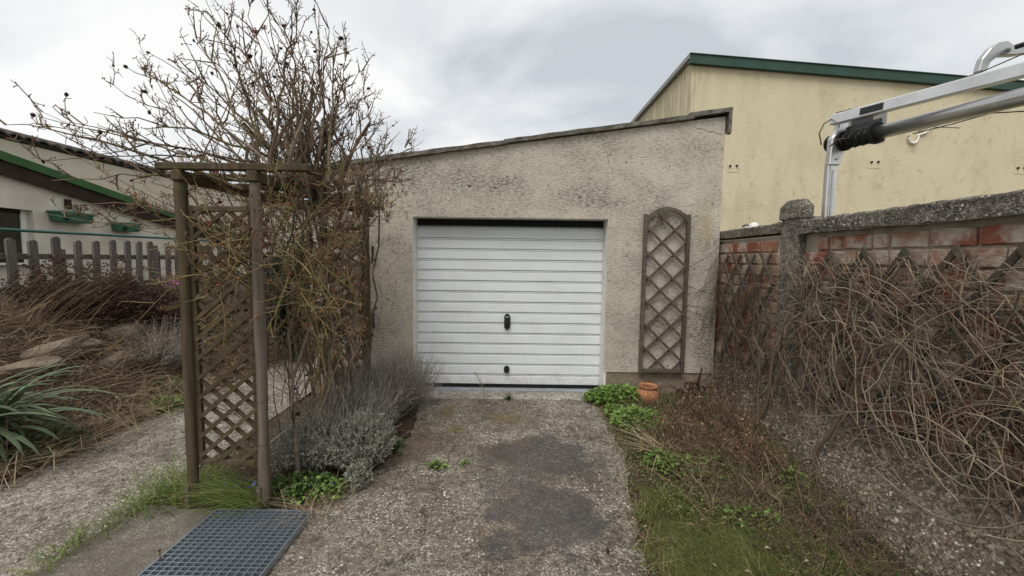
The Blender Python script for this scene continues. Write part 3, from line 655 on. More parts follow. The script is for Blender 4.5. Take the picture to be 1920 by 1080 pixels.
m = MB(); m.prism([(XW - .055, PY0), (XW - .055, PY1), (XW + .2, PY1), (XW + .2, PY0)], 'z', 0, 2.05); m.build('pillar', 'coping', bw, bevel=.012)
m = MB(); o_ = 0
capb = [(XW - .07, PY0 - .012), (XW - .07, PY1 + .012), (XW + .06, PY1 + .012), (XW + .06, PY0 - .012)]; capt = [(XW - .045, PY0 + .03), (XW - .045, PY1 - .05), (XW + .035, PY1 - .05), (XW + .035, PY0 + .03)]
m.v = [(x, y, 2.03) for x, y in capb] + [(x, y, 2.14) for x, y in capb] + [(x, y, 2.20) for x, y in capt]
m.f = [(3, 2, 1, 0), (8, 9, 10, 11)] + [(i, (i + 1) % 4, 4 + (i + 1) % 4, 4 + i) for i in range(4)] + [(4 + i, 4 + (i + 1) % 4, 8 + (i + 1) % 4, 8 + i) for i in range(4)]
m.build('pillar_cap', 'coping', bw, bevel=.006)
# battered pebble-dash base
def xb(Y, t):   # t 0 bottom .. 1 top
    foot = np.clip(2.10 + (Y - 2.2) * .13, 1.95, 2.44); return foot + (XW - .03 - foot) * t ** 1.25
nyp, ntp = 150, 26; Yp, Tp = np.meshgrid(np.linspace(.5, 4.735, nyp), np.linspace(0, 1, ntp))
Xp = xb(Yp, Tp) + .010 * fbm(Yp, Tp * .7, 12, 14, 4); Zp = -.02 + .61 * Tp + .01 * fbm(Yp, Tp, 13, 8, 3)
Vp = np.stack([Xp, Yp, Zp], -1).reshape(-1, 3); Vp = np.concatenate([Vp, np.stack([np.full(nyp, XW + .02), np.linspace(.5, 4.735, nyp), np.full(nyp, .60)], 1)])
i = np.arange(ntp)[:, None] * nyp + np.arange(nyp - 1)[None]; Fp = np.stack([i, i + nyp, i + nyp + 1, i + 1], -1).reshape(-1, 4)
mk_np('plinth', Vp, Fp, 'pebbledash', bw, True)
n = 5200; yy = npr.uniform(.9, 4.72, n); tt = npr.uniform(0, 1, n) ** .9; P = np.stack([xb(yy, tt) + .010 * fbm(yy, tt * .7, 12, 14, 4) + npr.uniform(-.002, .006, n), yy, -.02 + .61 * tt], 1)
rr = np.exp(npr.normal(math.log(.0085), .4, n)); V_, F_ = blobs(P, rr, (.7, 1, .8)); o = mk_np('pebble_surface', V_, F_, 'pebble', bw); o['kind'] = 'stuff'
# cable lying along the coping
pts = [(XW - .06, 3.70, 2.02), (XW - .085, 3.55, 2.00), (XW - .085, 3.40, 1.96), (XW - .08, 3.1, 1.925), (XW - .07, 2.8, 1.905), (XW - .062, 2.4, 1.885), (XW - .062, 2.1, 1.89), (XW - .062, 1.7, 1.90), (XW - .062, 1.2, 1.90)]
tag(MB().tube(pts, .0045, 5).build('cable', 'wire', None, True), 'thin dark cable slung along the wall below the coping', 'cable')
wl_ = empty('coping_lamp', (2.60, 4.33, 2.02), 'small white dome sitting on the far coping near the garage', 'lamp')
MB().lathe([(.0, .06), (.025, .055), (.045, .035), (.05, .0)], (2.6, 4.33, 2.02), 14).build('dome', 'frame_white', wl_, True); MB().tube([(2.6, 4.36, 2.05), (2.58, 4.45, 2.065), (2.58, 4.5, 2.05)], .012, 6).build('bracket', 'grey_metal', wl_)

# lattice on the brick wall
def wall_lattice(y0, y1, z0, z1, label, step, seed):
    g_ = random.Random(seed); L = empty('wall_lattice', (XW - .06, (y0 + y1) / 2, z0), label, 'lattice', 'lattices on the brick wall')
    for slope, x in ((1.45, XW - .055), (-1.45, XW - .040)):
        c = z0 - 2.6 * (y1 - y0)
        while c < z1 + 2.6 * (y1 - y0):
            s_ = clip_diag(y0, y1, z0, z1, c, slope)
            if s_:
                e_ = g_.uniform(-.01, .03); MB().bar((x, s_[0], s_[1]), (x, s_[2], s_[3] + (e_ if slope > 0 else 0)), .034, .013, (1, 0, 0)).build('slat', 'wood_vine', L)
            c += step
    return L
wall_lattice(3.74, 4.62, .5, 1.73, 'wooden diamond lattice on the brick wall between concrete pillar and garage', .36, 1)
wall_lattice(1.2, 3.36, .42, 1.735, 'long wooden diamond lattice on the brick wall nearest the camera', .42, 2)

# ------------------------------------------------------------------ climbing vine on the wall
vn = empty('climbing_vine', (XW - .1, 3, 0), 'leafless climbing vine tangled over the lattice of the brick wall', 'vine')
def vine_curve(y, z, ang, L, nseg, off0, off1, bend, droop):
    """curve wandering in the wall plane (Y,Z) with a varying stand-off from it"""
    out = []; st = L / (nseg - 1); a = ang; x = off0; ph = npr.uniform(0, 6)
    for i_ in range(nseg):
        t = i_ / (nseg - 1); o_ = off0 + (off1 - off0) * t + .018 * math.sin(ph + t * 5)
        out.append((XW - .045 - max(o_, .012), y, z)); y += math.cos(a) * st; z += math.sin(a) * st
        a += bend * st + npr.normal() * .13; a += -droop * math.cos(a) * st
        z = min(z, 1.70)
        if z < .12: z = .12 + abs(npr.normal()) * .02
        if z > 1.66: a = -abs(a) - .2
        if y < .75: y = .75
        if y > 4.66: y = 4.66 - .02 * npr.random()
    return np.array(out)
def vmass(n, yr, zr, Lr, rr, off, up=.5):
    P, Rr2 = [], []
    for _ in range(n):
        y = npr.uniform(*yr); z = zr[0] + (zr[1] - zr[0]) * npr.beta(1.5, 1.1); zcap = 1.66
        a = npr.choice([npr.normal(.5, .5), npr.normal(math.pi - .5, .5), npr.normal(-1.1, .5), npr.normal(-2, .5)], p=[.3, .25, .25, .2]); L = npr.uniform(*Lr)
        o0 = npr.uniform(0, off); P.append(vine_curve(y, z, a, L, 12, o0, npr.uniform(0, off), npr.normal(0, 3.0), npr.uniform(.2, 2.4)))
        r0 = npr.uniform(*rr); Rr2.append((r0, r0 * npr.uniform(.35, .8)))
    return P, Rr2
P1, R1 = vmass(290, (.9, 3.45), (.85, 1.58), (.4, 1.3), (.0018, .0036), .13)
P2, R2 = vmass(70, (.9, 2.9), (.45, 1.25), (.6, 1.5), (.0026, .0048), .22)
P4, R4 = vmass(70, (1.1, 2.5), (.2, .95), (.5, 1.3), (.002, .0042), .28)
P2 += P4; R2 += R4
def spurs(PP, k):
    a, b = [], []
    for p in PP:
        for _ in range(k):
            q = p[npr.integers(1, len(p) - 1)]; d = npr.normal(size=3) * np.array([.6, 1, 1]); d[0] = -abs(d[0]); L = npr.uniform(.02, .11); a.append(curve(q, d, L, 4, .3)); b.append((.0016, .0009))
    return a, b
P5, R5 = spurs(P1 + P2, 4)
V_, F_ = tubes(P1 + P2 + P5, R1 + R2 + R5, 5); o = mk_np('pale_stems', V_, F_, 'vine', vn, True); o['kind'] = 'stuff'
P1, R1 = vmass(260, (.9, 3.5), (.9, 1.6), (.25, 1.0), (.0013, .0028), .10); P2, R2 = vmass(50, (1.2, 3.4), (.3, .9), (.4, 1.0), (.0016, .0034), .16)
P3, R3 = [], []
for _ in range(95):      # hanging fine strands by the garage
    y = npr.uniform(3.7, 4.64); z = npr.uniform(1.2, 1.7); P3.append(vine_curve(y, z, npr.normal(-1.57, .35), npr.uniform(.3, 1.0), 8, npr.uniform(0, .12), npr.uniform(.02, .16), npr.normal(0, 1.2), .4)); R3.append((npr.uniform(.0014, .003), .001))
for _ in range(60):
    y = npr.uniform(3.2, 4.5); P3.append(vine_curve(y, npr.uniform(.6, 1.2), npr.normal(-1.4, .6), npr.uniform(.5, 1.1), 8, .08, npr.uniform(.05, .25), npr.normal(0, 1.5), .6)); R3.append((npr.uniform(.002, .005), .0015))
V_, F_ = tubes(P1 + P2 + P3, R1 + R2 + R3, 4); o = mk_np('dark_stems', V_, F_, 'vine_dark', vn, True); o['kind'] = 'stuff'
for (y0, x0, zt, yt) in ((3.62, 2.28, 1.25, 3.40), (3.55, 2.30, 1.2, 3.85), (2.9, 2.20, 1.1, 2.6)):   # woody trunks
    n = 9; pts = [(x0 + (XW - .12 - x0) * (k / (n - 1)) ** .7 + rnd.uniform(-.02, .02), y0 + (yt - y0) * k / (n - 1) + rnd.uniform(-.03, .03), zt * k / (n - 1)) for k in range(n)]
    MB().tube(pts, [.017 - .010 * k / (n - 1) for k in range(n)], 6).build('trunk', 'vine_dark', vn, True)
# strands that creep onto the garage corner
P, Q = [], []
for _ in range(34):
    p0 = (2.44, YF - .03, npr.uniform(1.0, 1.85)); P.append(curve(p0, (-.6 + npr.normal() * .4, -.25, -.8 + npr.normal() * .5), npr.uniform(.2, .75), 7, .3, -.05)); Q.append((.0025, .0012))
for (z0, d) in ((1.25, (-1, -.02, .12)), (1.1, (-1, -.02, -.05)), (1.35, (-1, -.02, -.35)), (.95, (-.8, -.02, .3)), (1.5, (-.9, -.02, -.7)), (1.05, (-1, -.03, .5))):
    P.append(curve((2.46, YF - .05, z0), d, npr.uniform(.6, 1.15), 9, .16)); Q.append((.0035, .0015))
P = [np.column_stack([p[:, 0], np.minimum(p[:, 1], YF - .012), p[:, 2]]) for p in P]
V_, F_ = tubes(P, Q, 4); o = mk_np('creeping_stems', V_, F_, 'vine_dark', vn, True); o['kind'] = 'stuff'

# ------------------------------------------------------------------ aluminium pole assembly beyond the wall
mast = empty('aluminium_mast', (2.75, 3.52, 0), 'silver aluminium pole and square bar on an upright strut rising behind the brick wall', 'mast')
up0 = Vector((2.75, 3.51, 0)); up1 = Vector((2.765, 3.52, 2.60))
m = MB(); ax = .042
m.prism([(2.75 - ax, 3.49), (2.75 + ax, 3.49), (2.75 + ax, 3.54), (2.75 - ax, 3.54)], 'z', 0, 2.52)
m.build('upright', 'alu', mast, bevel=.006)
MB().box(2.742, 2.758, 3.484, 3.489, 1.6, 2.45).build('slot', 'alu_dull', mast)
MB().box(2.727, 2.733, 3.482, 3.489, 1.6, 2.5).build('ridge', 'alu', mast)
MB().prism([(2.705, 2.49), (2.80, 2.49), (2.83, 2.62), (2.845, 2.80), (2.86, 2.93), (2.77, 2.93), (2.76, 2.78), (2.715, 2.72)], 'y', 3.475, 3.535).build('bracket', 'alu', mast, bevel=.008)
MB().tube([(2.765, 3.46, 2.545), (2.765, 3.478, 2.545)], .014, 8).build('bolt', 'alu_dull', mast)
def upj(px, py, Y):
    d = _F + _Rr * ((px - 960) / 745.4) - _Uu * ((py - 540) / 745.4); return Vector(CAM) + d * (Y / d.y)
A = upj(1578, 266, 3.50); B = upj(1920, 181, 2.36); dirT = (B - A).normalized()
A2 = upj(1650, 249, 3.24); E_ = A + dirT * 2.6
MB().tube([A, E_], .052, 20).build('tube', 'alu_dull', mast, True)
sl = MB().tube([A + dirT * .03, A + dirT * .30], .064, 16).build('black_sleeve', 'rubber', mast, True)
for k in range(2):
    c0 = A + dirT * (.03 + .27 * k); MB().tube([c0 - dirT * .012, c0 + dirT * .012], .082, 18).build('flange', 'rubber', sl)
sd_ = dirT.cross(Vector((0, 0, 1))).normalized(); su_ = dirT.cross(sd_)
pts = [A + dirT * (.05 + .22 * k / 60) + (sd_ * math.cos(k * .85) + su_ * math.sin(k * .85)) * .069 for k in range(61)]; MB().tube(pts, .006, 5).build('coil', 'black', sl, True)
c0 = A - dirT * .09; m = MB(); m.tube([c0 - dirT * .012, c0 + dirT * .012], .078, 18); m.build('end_disc', 'rubber', mast, bevel=.003); MB().tube([c0, A + dirT * .04], .045, 14).build('hub', 'alu', mast, True)
Ab = upj(1560, 226, 3.50); Bb = upj(1920, 131, 2.42); db = (Bb - Ab).normalized(); Eb = Ab + db * 2.6
nside = db.cross(Vector((0, 0, 1))).normalized()
MB().bar(Ab, Eb, .085, .06, nside).build('square_bar', 'alu', mast, bevel=.008)
MB().bar(Ab + db * .24 + Vector((0, -.005, 0)), Ab + db * .40 + Vector((0, -.005, 0)), .05, .068, nside).build('bar_insert', 'black', mast)
MB().prism([(upj(*q, 3.42).x, upj(*q, 3.42).z) for q in ((1590, 238), (1650, 222), (1652, 258), (1592, 266))], 'y', 3.40, 3.44).build('hinge_plate', 'black', mast)
lever = [(1829, 136), (1836, 112), (1852, 92), (1866, 82), (1884, 79), (1893, 86), (1915, 84), (1930, 78), (1960, 80), (1960, 95), (1925, 101), (1898, 105), (1868, 106), (1852, 118), (1844, 135)]
MB().prism([(upj(*q, 2.66).x, upj(*q, 2.66).z) for q in lever], 'y', 2.64, 2.68).build('lever', 'alu_dull', mast, bevel=.004)
MB().tube([upj(1905, 88, 2.62), upj(1960, 70, 2.5)], .016, 8).build('roller', 'black', mast)
def cab(pts, r=.004): MB().tube(pts, r, 5).build('cable', 'wire', mast, True)
cab([Ab + Vector((0, -.04, .05)), upj(1700, 182, 3.0), upj(1840, 135, 2.62), upj(1990, 70, 2.3)]); cab([upj(1655, 240, 3.3), upj(1750, 238, 3.1), upj(1800, 240, 3.0)], .003)
cab([upj(1562, 222, 3.48), upj(1545, 232, 3.45), upj(1536, 250, 3.45), upj(1540, 272, 3.46)], .005)
cab([upj(1712, 251, 3.05), upj(1780, 234, 2.85), upj(1860, 212, 2.6), upj(1985, 205, 2.3)], .004); cab([upj(1556, 275, 3.44), upj(1570, 262, 3.42), upj(1600, 258, 3.35)], .006)

# ------------------------------------------------------------------ rose arch
ra = empty('rose_arch', (-1.83, 3.4, 0), 'weathered wooden rose arch with diamond lattice sides and roof slats', 'arch')
AX0, AX1, AY0, AY1, AZ = -2.07, -1.604, 2.51, 4.30, 2.12
def post(x, y, r=.033, mat='wood_arch', h=AZ, knots=True):
    n = 26; pts, rs = [], []
    for k in range(n):
        z = -.02 + (h + .02) * k / (n - 1); pts.append((x + .004 * math.sin(z * 3 + x), y + .003 * math.sin(z * 4), z)); rs.append(r * (1 + .07 * math.sin(z * 5 + x * 7) + rnd.uniform(-.06, .06)))
    return MB().tube(pts, rs, 9).build('post', mat, ra, True)
pA = post(AX0, AY0); pB = post(AX1, AY0, .033, 'wood_grey'); post(AX0 + .04, AY1, .034); post(AX1 + .03, AY1, .034)
for x in (AX0, AX1):
    b_ = MB().box(x - .032, x - .002, AY0 - .042, AY0 - .036, -.02, .15).build('post_shoe', 'rust_brown', ra)
    for zz in (.06, .13): MB().tube([(x - .018, AY0 - .047, zz), (x - .018, AY0 - .036, zz)], .006, 8).build('bolt', 'alu', b_)
def lattice_panel(x0, x1, y, z0, z1):
    for xx in (x0, x1): MB().box(xx - .016, xx + .016, y - .014, y + .014, z0 - .02, z1 + .02).build('stile', 'wood_slat', ra, bevel=.002)
    for zz in (z0, z1): MB().box(x0 + .016, x1 - .016, y - .018, y + .018, zz - .017, zz + .017).build('rail', 'wood_arch', ra, bevel=.002)
    for slope, yy in ((.86, y - .012), (-.86, y + .003)):
        c = z0 - .6
        while c < z1 + .6:
            s_ = clip_diag(x0, x1, z0, z1, c, slope)
            if s_: MB().bar((s_[0], yy, s_[1]), (s_[2], yy, s_[3]), .025, .012, (0, 1, 0)).build('slat', 'wood_slat', ra)
            c += .128
lattice_panel(AX0 + .046, AX1 - .046, AY0 + .02, .29, 1.935)
lattice_panel(AX0 + .10, AX1 - .02, AY1 + .02, .25, 1.95)
for x in (AX0, AX1): MB().box(x - .032, x + .032, AY0 - .04, AY1 + .25, AZ - .02, AZ + .045).build('beam', 'wood_arch', ra, bevel=.006)
for y, xa, xb_ in ((2.50, -2.20, -1.26), (2.84, -2.22, -1.40), (3.2, -2.2, -1.42), (3.62, -2.2, -1.40), (4.02, -2.2, -1.44), (4.42, -2.2, -1.42)):
    MB().box(xa, xb_, y - .026, y + .026, AZ + .047, AZ + .090).build('roof_slat', 'wood_arch', ra, bevel=.005)
for z in (.43, .78, 1.33):
    for x, z in ((AX0, z + rnd.uniform(-.1, .1)), (AX1, z + rnd.uniform(-.1, .1))):
        MB().tube([(x + .035 * math.cos(a), AY0 + .035 * math.sin(a), z + .008 * math.sin(a)) for a in np.linspace(0, 6.2832, 15)], .0018, 4).build('wire', 'wire', ra)
    MB().tube([(AX1 + .045, AY0, z), (AX1 + .055, 3.0, z + .02 * rnd.uniform(-1, 1)), (AX1 + .05, 3.6, z + .03 * rnd.uniform(-1, 1)), (AX1 + .05, AY1, z + .02)], .0028, 4).build('wire', 'wire_pale', ra)

# ------------------------------------------------------------------ rose on the arch
ro = empty('climbing_rose', (-1.6, 3.4, 0), 'large bare climbing rose with dark hips bursting above the wooden arch', 'rose')
cane_paths, cane_r, gr_paths, gr_r, buds, hips = [], [], [], [], [], []
def add_twigs(path, r0, n1, l1, spur=True, green=False, t0=.25, depth=1):
    n = len(path)
    for _ in range(n1):
        t = npr.uniform(t0, 1.0) * (n - 1.001); i_ = int(t); p = path[i_] + (path[i_ + 1] - path[i_]) * (t - i_); d = path[i_ + 1] - path[i_]; d = d / np.linalg.norm(d)
        q = npr.normal(size=3); q -= d * (q @ d); q /= np.linalg.norm(q)
        dd = d * npr.uniform(.5, 1.0) + q * npr.uniform(.45, 1.0) + np.array([0, 0, .22]); L = npr.uniform(*l1) * (1.15 - .5 * t / n)
        tw = curve(p, dd, L, 6, .17, .03); rr_ = max(r0 * .45, .0020 if green else .0026)
        (gr_paths if green else cane_paths).append(tw); (gr_r if green else cane_r).append((rr_, .0017))
        if depth > 0 and npr.random() < .55: add_twigs(tw, rr_, npr.integers(1, 4), (l1[0] * .4, l1[1] * .45), spur, green, .2, depth - 1)
        if spur:
            for _k in range(npr.integers(2, 6)):
                u = npr.integers(1, 6); pp = tw[u]; sd = npr.normal(size=3) + np.array([0, 0, .5]); sd /= np.linalg.norm(sd); Ls = npr.uniform(.012, .045)
                cane_paths.append(np.array([pp, pp + sd * Ls * .5, pp + sd * Ls])); cane_r.append((.0022, .0016))
                if npr.random() < .35: buds.append(pp + sd * Ls)
        if npr.random() < .045: hips.append(tw[-1])
bases = [(-1.42, 3.0), (-1.30, 3.25), (-1.48, 3.5), (-1.52, 3.75), (-1.66, 4.0), (-1.9, 2.95), (-1.85, 3.6), (-1.5, 2.75), (-1.7, 4.15)]
hubs = []
old = []
for (x, y) in bases:        # old stems from the soil up to the arch roof
    for _ in range(2):
        hx, hy, hz = npr.uniform(-2.0, -1.30), npr.uniform(2.55, 4.1), npr.uniform(2.0, 2.35); n = 11; p0 = np.array([x + npr.normal() * .04, y + npr.normal() * .04, 0.]); p1 = np.array([hx, hy, hz]); mid = np.array([x + npr.normal() * .18, y + npr.normal() * .18, 1.0])
        t = np.linspace(0, 1, n)[:, None]; path = (1 - t) ** 2 * p0 + 2 * t * (1 - t) * mid + t * t * p1 + npr.normal(size=(n, 3)) * .022; path[0] = p0
        old.append((path, npr.uniform(.009, .019))); hubs.append(path[-1])
for path, r in old: MB().tube([tuple(p) for p in path], [r * (1 - .45 * k / 10) for k in range(11)], 7).build('old_stem', 'bark_old', ro, True)
HUB = np.array([-1.62, 3.0, 2.15])
tips = []
def tip(px, py, Y): v_ = upj(px, py, Y); tips.append(np.array(v_))
for q in ((345, 12, 2.9), (385, 2, 2.7), (410, 40, 3.1), (470, 0, 3.0), (498, -10, 2.6), (440, 55, 2.8), (590, 18, 3.2), (562, 0, 2.8), (612, 30, 3.0), (628, 62, 3.3), (650, 95, 3.2), (684, 128, 3.4), (695, 165, 3.5), (702, 205, 3.6), (735, 235, 3.9), (765, 262, 4.1), (752, 245, 4.0), (690, 190, 3.2), (225, 118, 2.7), (206, 160, 2.9), (280, 100, 2.9), (268, 125, 3.0), (335, 120, 2.7), (362, 75, 3.0), (178, 215, 2.6), (140, 232, 2.5), (62, 222, 2.4), (10, 232, 2.5), (540, 120, 2.8), (510, 90, 3.3), (575, 70, 3.4), (470, 110, 2.7), (600, 130, 3.1), (640, 160, 3.5), (400, 140, 3.3), (430, 100, 3.4), (530, 45, 3.5), (660, 230, 3.6), (720, 280, 3.9), (85, 300, 2.4), (100, 340, 2.4), (780, 340, 4.2), (770, 300, 4.1), (790, 270, 4.3), (560, 140, 2.5), (495, 150, 3.1), (620, 190, 2.8), (590, 220, 3.4), (380, 190, 2.9), (430, 20, 3.0), (505, 20, 3.1), (545, 60, 2.9), (480, 60, 3.3), (600, 80, 3.4), (640, 120, 3.6), (570, 110, 3.7), (520, 130, 3.5), (455, 150, 3.6), (610, 170, 3.8), (660, 190, 3.9)): tip(*q)
for T in tips:
    s = hubs[npr.integers(len(hubs))] * .45 + HUB * .55 + npr.normal(size=3) * np.array([.14, .25, .10])
    s[1] = s[1] * .6 + T[1] * .4
    if T[0] > -1.35: s[0] += .22
    n = 12; dvec = T - s; L = np.linalg.norm(dvec); mid = (s + T) / 2 + np.array([npr.normal() * .06, npr.normal() * .06, .13 * L * npr.uniform(.2, 1.2)])
    t = np.linspace(0, 1, n)[:, None]; path = (1 - t) ** 2 * s + 2 * t * (1 - t) * mid + t * t * T + npr.normal(size=(n, 3)) * .011 * np.minimum(1, t * 4)
    r = npr.uniform(.008, .014); cane_paths.append(path); cane_r.append((r, .0018)); add_twigs(path, r, int(4 + L * 3.2), (.08, .34), True, False, .25)
    if npr.random() < .5: hips.append(path[-1])
for _ in range(14):          # pruned thick stubs
    s = HUB + np.clip(npr.normal(size=3), -1, 1) * np.array([.2, .3, .05]); d = np.array([npr.normal() * .3, npr.normal() * .3, 1.]); p_ = curve(s, d, npr.uniform(.4, .75), 7, .18); cane_paths.append(p_); cane_r.append((.015, .011)); add_twigs(p_, .01, 5, (.1, .3))
for _ in range(200):        # dense shoots within and beside the arch
    s = np.array([npr.uniform(-2.1, -1.0), npr.uniform(2.55, 4.3), npr.uniform(.75, 2.2)]); d = np.array([npr.normal() * .6 + .1, npr.normal() * .5, abs(npr.normal()) * .8 + .25]); L = npr.uniform(.25, .9)
    p_ = curve(s, d, L, 8, .22, .0); gflag = npr.random() < .6; r = npr.uniform(.0025, .006); (gr_paths if gflag else cane_paths).append(p_); (gr_r if gflag else cane_r).append((r, .0015)); add_twigs(p_, r, 5, (.05, .24), True, gflag, .15)
for _ in range(64):         # long whips arching left and right of the arch
    side = npr.choice([-1, 1], p=[.5, .5]); s = np.array([-1.75 + npr.normal() * .15 + side * .15, npr.uniform(2.5, 4.2), npr.uniform(1.3, 2.2)]); d = np.array([side * npr.uniform(.5, 1.0), npr.normal() * .25 - .15, npr.normal() * .35 + .15]); p_ = curve(s, d, npr.uniform(.35, .95 if side > 0 else 1.3), 9, .16, .01)
    gflag = npr.random() < .6; r = npr.uniform(.003, .006); (gr_paths if gflag else cane_paths).append(p_); (gr_r if gflag else cane_r).append((r, .0015)); add_twigs(p_, r, 5, (.05, .26), True, gflag, .2)
for _ in range(40):         # yellow-green shoots reaching round the front lattice
    s = np.array([npr.uniform(-1.95, -1.25), npr.uniform(2.44, 2.80), npr.uniform(1.35, 1.95)]); p_ = curve(s, (npr.normal() * .6 - .15, npr.normal() * .2 + .05, npr.normal() * .5 - .1), npr.uniform(.2, .6), 8, .16); r = npr.uniform(.0022, .0036); gr_paths.append(p_); gr_r.append((r, .0017)); add_twigs(p_, r, 5, (.05, .22), True, True, .15)
for _ in range(110):        # thicket on the drive side of the arch
    s = np.array([npr.uniform(-1.72, -1.25), npr.uniform(2.75, 4.25), npr.uniform(.5, 2.1)]); p_ = curve(s, (npr.normal() * .35, npr.normal() * .3, abs(npr.normal()) * .6 + .5), npr.uniform(.3, .9), 8, .18); gflag = npr.random() < .55; r = npr.uniform(.003, .006); (gr_paths if gflag else cane_paths).append(p_); (gr_r if gflag else cane_r).append((r, .0018)); add_twigs(p_, r, 4, (.05, .22), True, gflag, .15)
for _ in range(90):         # twiggy growth low inside
    s = np.array([npr.uniform(-1.95, -1.15), npr.uniform(2.8, 4.3), npr.uniform(.1, .8)]); p_ = curve(s, (npr.normal() * .25, npr.normal() * .25, 1), npr.uniform(.5, 1.1), 8, .15); r = npr.uniform(.003, .006); cane_paths.append(p_); cane_r.append((r, .002)); add_twigs(p_, r, 4, (.06, .25), False, False, .2)
def inside(p):
    if p[:, 1].max() > YF - .02 or (p[:, 0] > -.95).any(): return False
    return not ((p[:, 0] > -.04 - .355 * p[:, 1]) & (p[:, 2] < 2.0)).any() or npr.random() < .05
okp = [(p, r) for p, r in zip(cane_paths, cane_r) if inside(p)]; buds = [b for b in buds if (b[0] < -.04 - .355 * b[1] or b[2] > 2.05) and b[1] < YF - .02]; hips = [b for b in hips if (b[0] < -1.3 or b[2] > 2.25) and b[1] < YF - .02]
big = [(p, r) for p, r in okp if r[0] >= .0045]; small = [(p, r) for p, r in okp if r[0] < .0045]
V_, F_ = tubes([p for p, _ in big], [r for _, r in big], 6); o = mk_np('canes', V_, F_, 'cane', ro, True); o['kind'] = 'stuff'
V_, F_ = tubes([p for p, _ in small], [r for _, r in small], 4); o = mk_np('twigs', V_, F_, 'cane', ro, True); o['kind'] = 'stuff'
okg = [(p, r) for p, r in zip(gr_paths, gr_r) if inside(p)]
V_, F_ = tubes([p for p, _ in okg], [r for _, r in okg], 5); o = mk_np('green_shoots', V_, F_, 'cane_green', ro, True); o['kind'] = 'stuff'
V_, F_ = blobs(np.array(buds), npr.uniform(.003, .0065, len(buds)), (.7, .7, 1.4)); o = mk_np('buds', V_, F_, 'bud', ro); o['kind'] = 'stuff'
V_, F_ = blobs(np.array(hips), npr.uniform(.009, .016, len(hips)), (1, 1, .9)); o = mk_np('hips', V_, F_, 'hip', ro); o['kind'] = 'stuff'

# ------------------------------------------------------------------ lavender bushes and dry shrubs
def lavender(name, cx, cy, z0, rx, ry, h, n, label, leafm, stemm, leafy=1.0, spikes=0, group=None, cat='lavender'):
    e_ = empty(name, (cx, cy, z0), label, cat, group); P, Q, LP, LD, LS = [], [], [], [], []
    for _ in range(n):
        a = npr.uniform(0, 6.283); u = math.sqrt(npr.random()); bx = cx + math.cos(a) * u * rx * .35; by = cy + math.sin(a) * u * ry * .35
        tx = cx + math.cos(a) * u * rx; ty = cy + math.sin(a) * u * ry; tz = z0 + h * (math.sqrt(max(0.02, 1 - .8 * u * u)) * npr.uniform(.72, 1.05))
        p0 = np.array([bx, by, z0]); p1 = np.array([tx, ty, tz]); mid = (p0 + p1) / 2 + np.array([0, 0, .06 * h]) + npr.normal(size=3) * .03
        t = np.linspace(0, 1, 7)[:, None]; path = (1 - t) ** 2 * p0 + 2 * t * (1 - t) * mid + t * t * p1 + npr.normal(size=(7, 3)) * .006
        P.append(path); Q.append((.0025, .0012)); d = path[-1] - path[-2]; d /= np.linalg.norm(d)
        m_ = int(18 * leafy)
        for k_ in range(m_):
            s_ = npr.uniform(.45, 1.0) * 5.999; i_ = int(s_); pp = path[i_] + (path[i_ + 1] - path[i_]) * (s_ - i_); q = npr.normal(size=3); LP.append(pp); LD.append(d * .9 + q * .6); LS.append(npr.uniform(.018, .04))
        if npr.random() < spikes:
            sp = curve(path[-1], d + npr.normal(size=3) * .25 + np.array([0, 0, .3]), npr.uniform(.10, .28), 5, .12); P.append(sp); Q.append((.0014, .001))
            for k_ in range(5): LP.append(sp[-1] - (sp[-1] - sp[-2]) * npr.uniform(0, 1)); LD.append(npr.normal(size=3)); LS.append(npr.uniform(.008, .016))
    V_, F_ = tubes(P, Q, 4); o_ = mk_np('stems', V_, F_, stemm, e_, True); o_['kind'] = 'stuff'
    if LP: V_, F_ = leaves(np.array(LP), np.array(LD), np.array(LS), .22, .2); o_ = mk_np('foliage', V_, F_, leafm, e_); o_['kind'] = 'stuff'
    return e_
lavender('lavender_bush', -1.17, 3.02, .0, .28, .32, .46, 560, 'silvery lavender bush nearest the drive below the rose', 'lav_leaf', 'lav_dry', 1.1, .15)
lavender('lavender_bush', -1.38, 3.42, .0, .38, .40, .52, 620, 'tall grey lavender bush behind the front one under the rose', 'lav_leaf', 'lav_dry', .8, .35)
lavender('lavender_bush', -1.30, 3.98, .0, .36, .34, .60, 520, 'dry twiggy lavender bush against the garage wall left of the door', 'lav_dry', 'lav_dry', .45, .8)
lavender('lavender_bush', -1.07, 2.74, .0, .10, .10, .20, 90, 'small silvery lavender sprig spilling onto the concrete', 'lav_leaf', 'lav_dry', 1.3, 0)
lavender('lavender_bush', -1.62, 3.0, .0, .30, .34, .42, 300, 'grey lavender growing behind the grey arch post', 'lav_leaf', 'lav_dry', .8, .3)
lavender('lavender_bush', -1.44, 2.98, .0, .20, .22, .40, 320, 'silvery lavender bush right beside the grey arch post', 'lav_leaf', 'lav_dry', 1.0, .2)
lavender('dry_shrub', -1.16, 4.26, .0, .36, .30, .50, 460, 'bare grey brushwood shrub touching the left door jamb', 'lav_dry', 'lav_dry', .35, 1.0, cat='shrub')

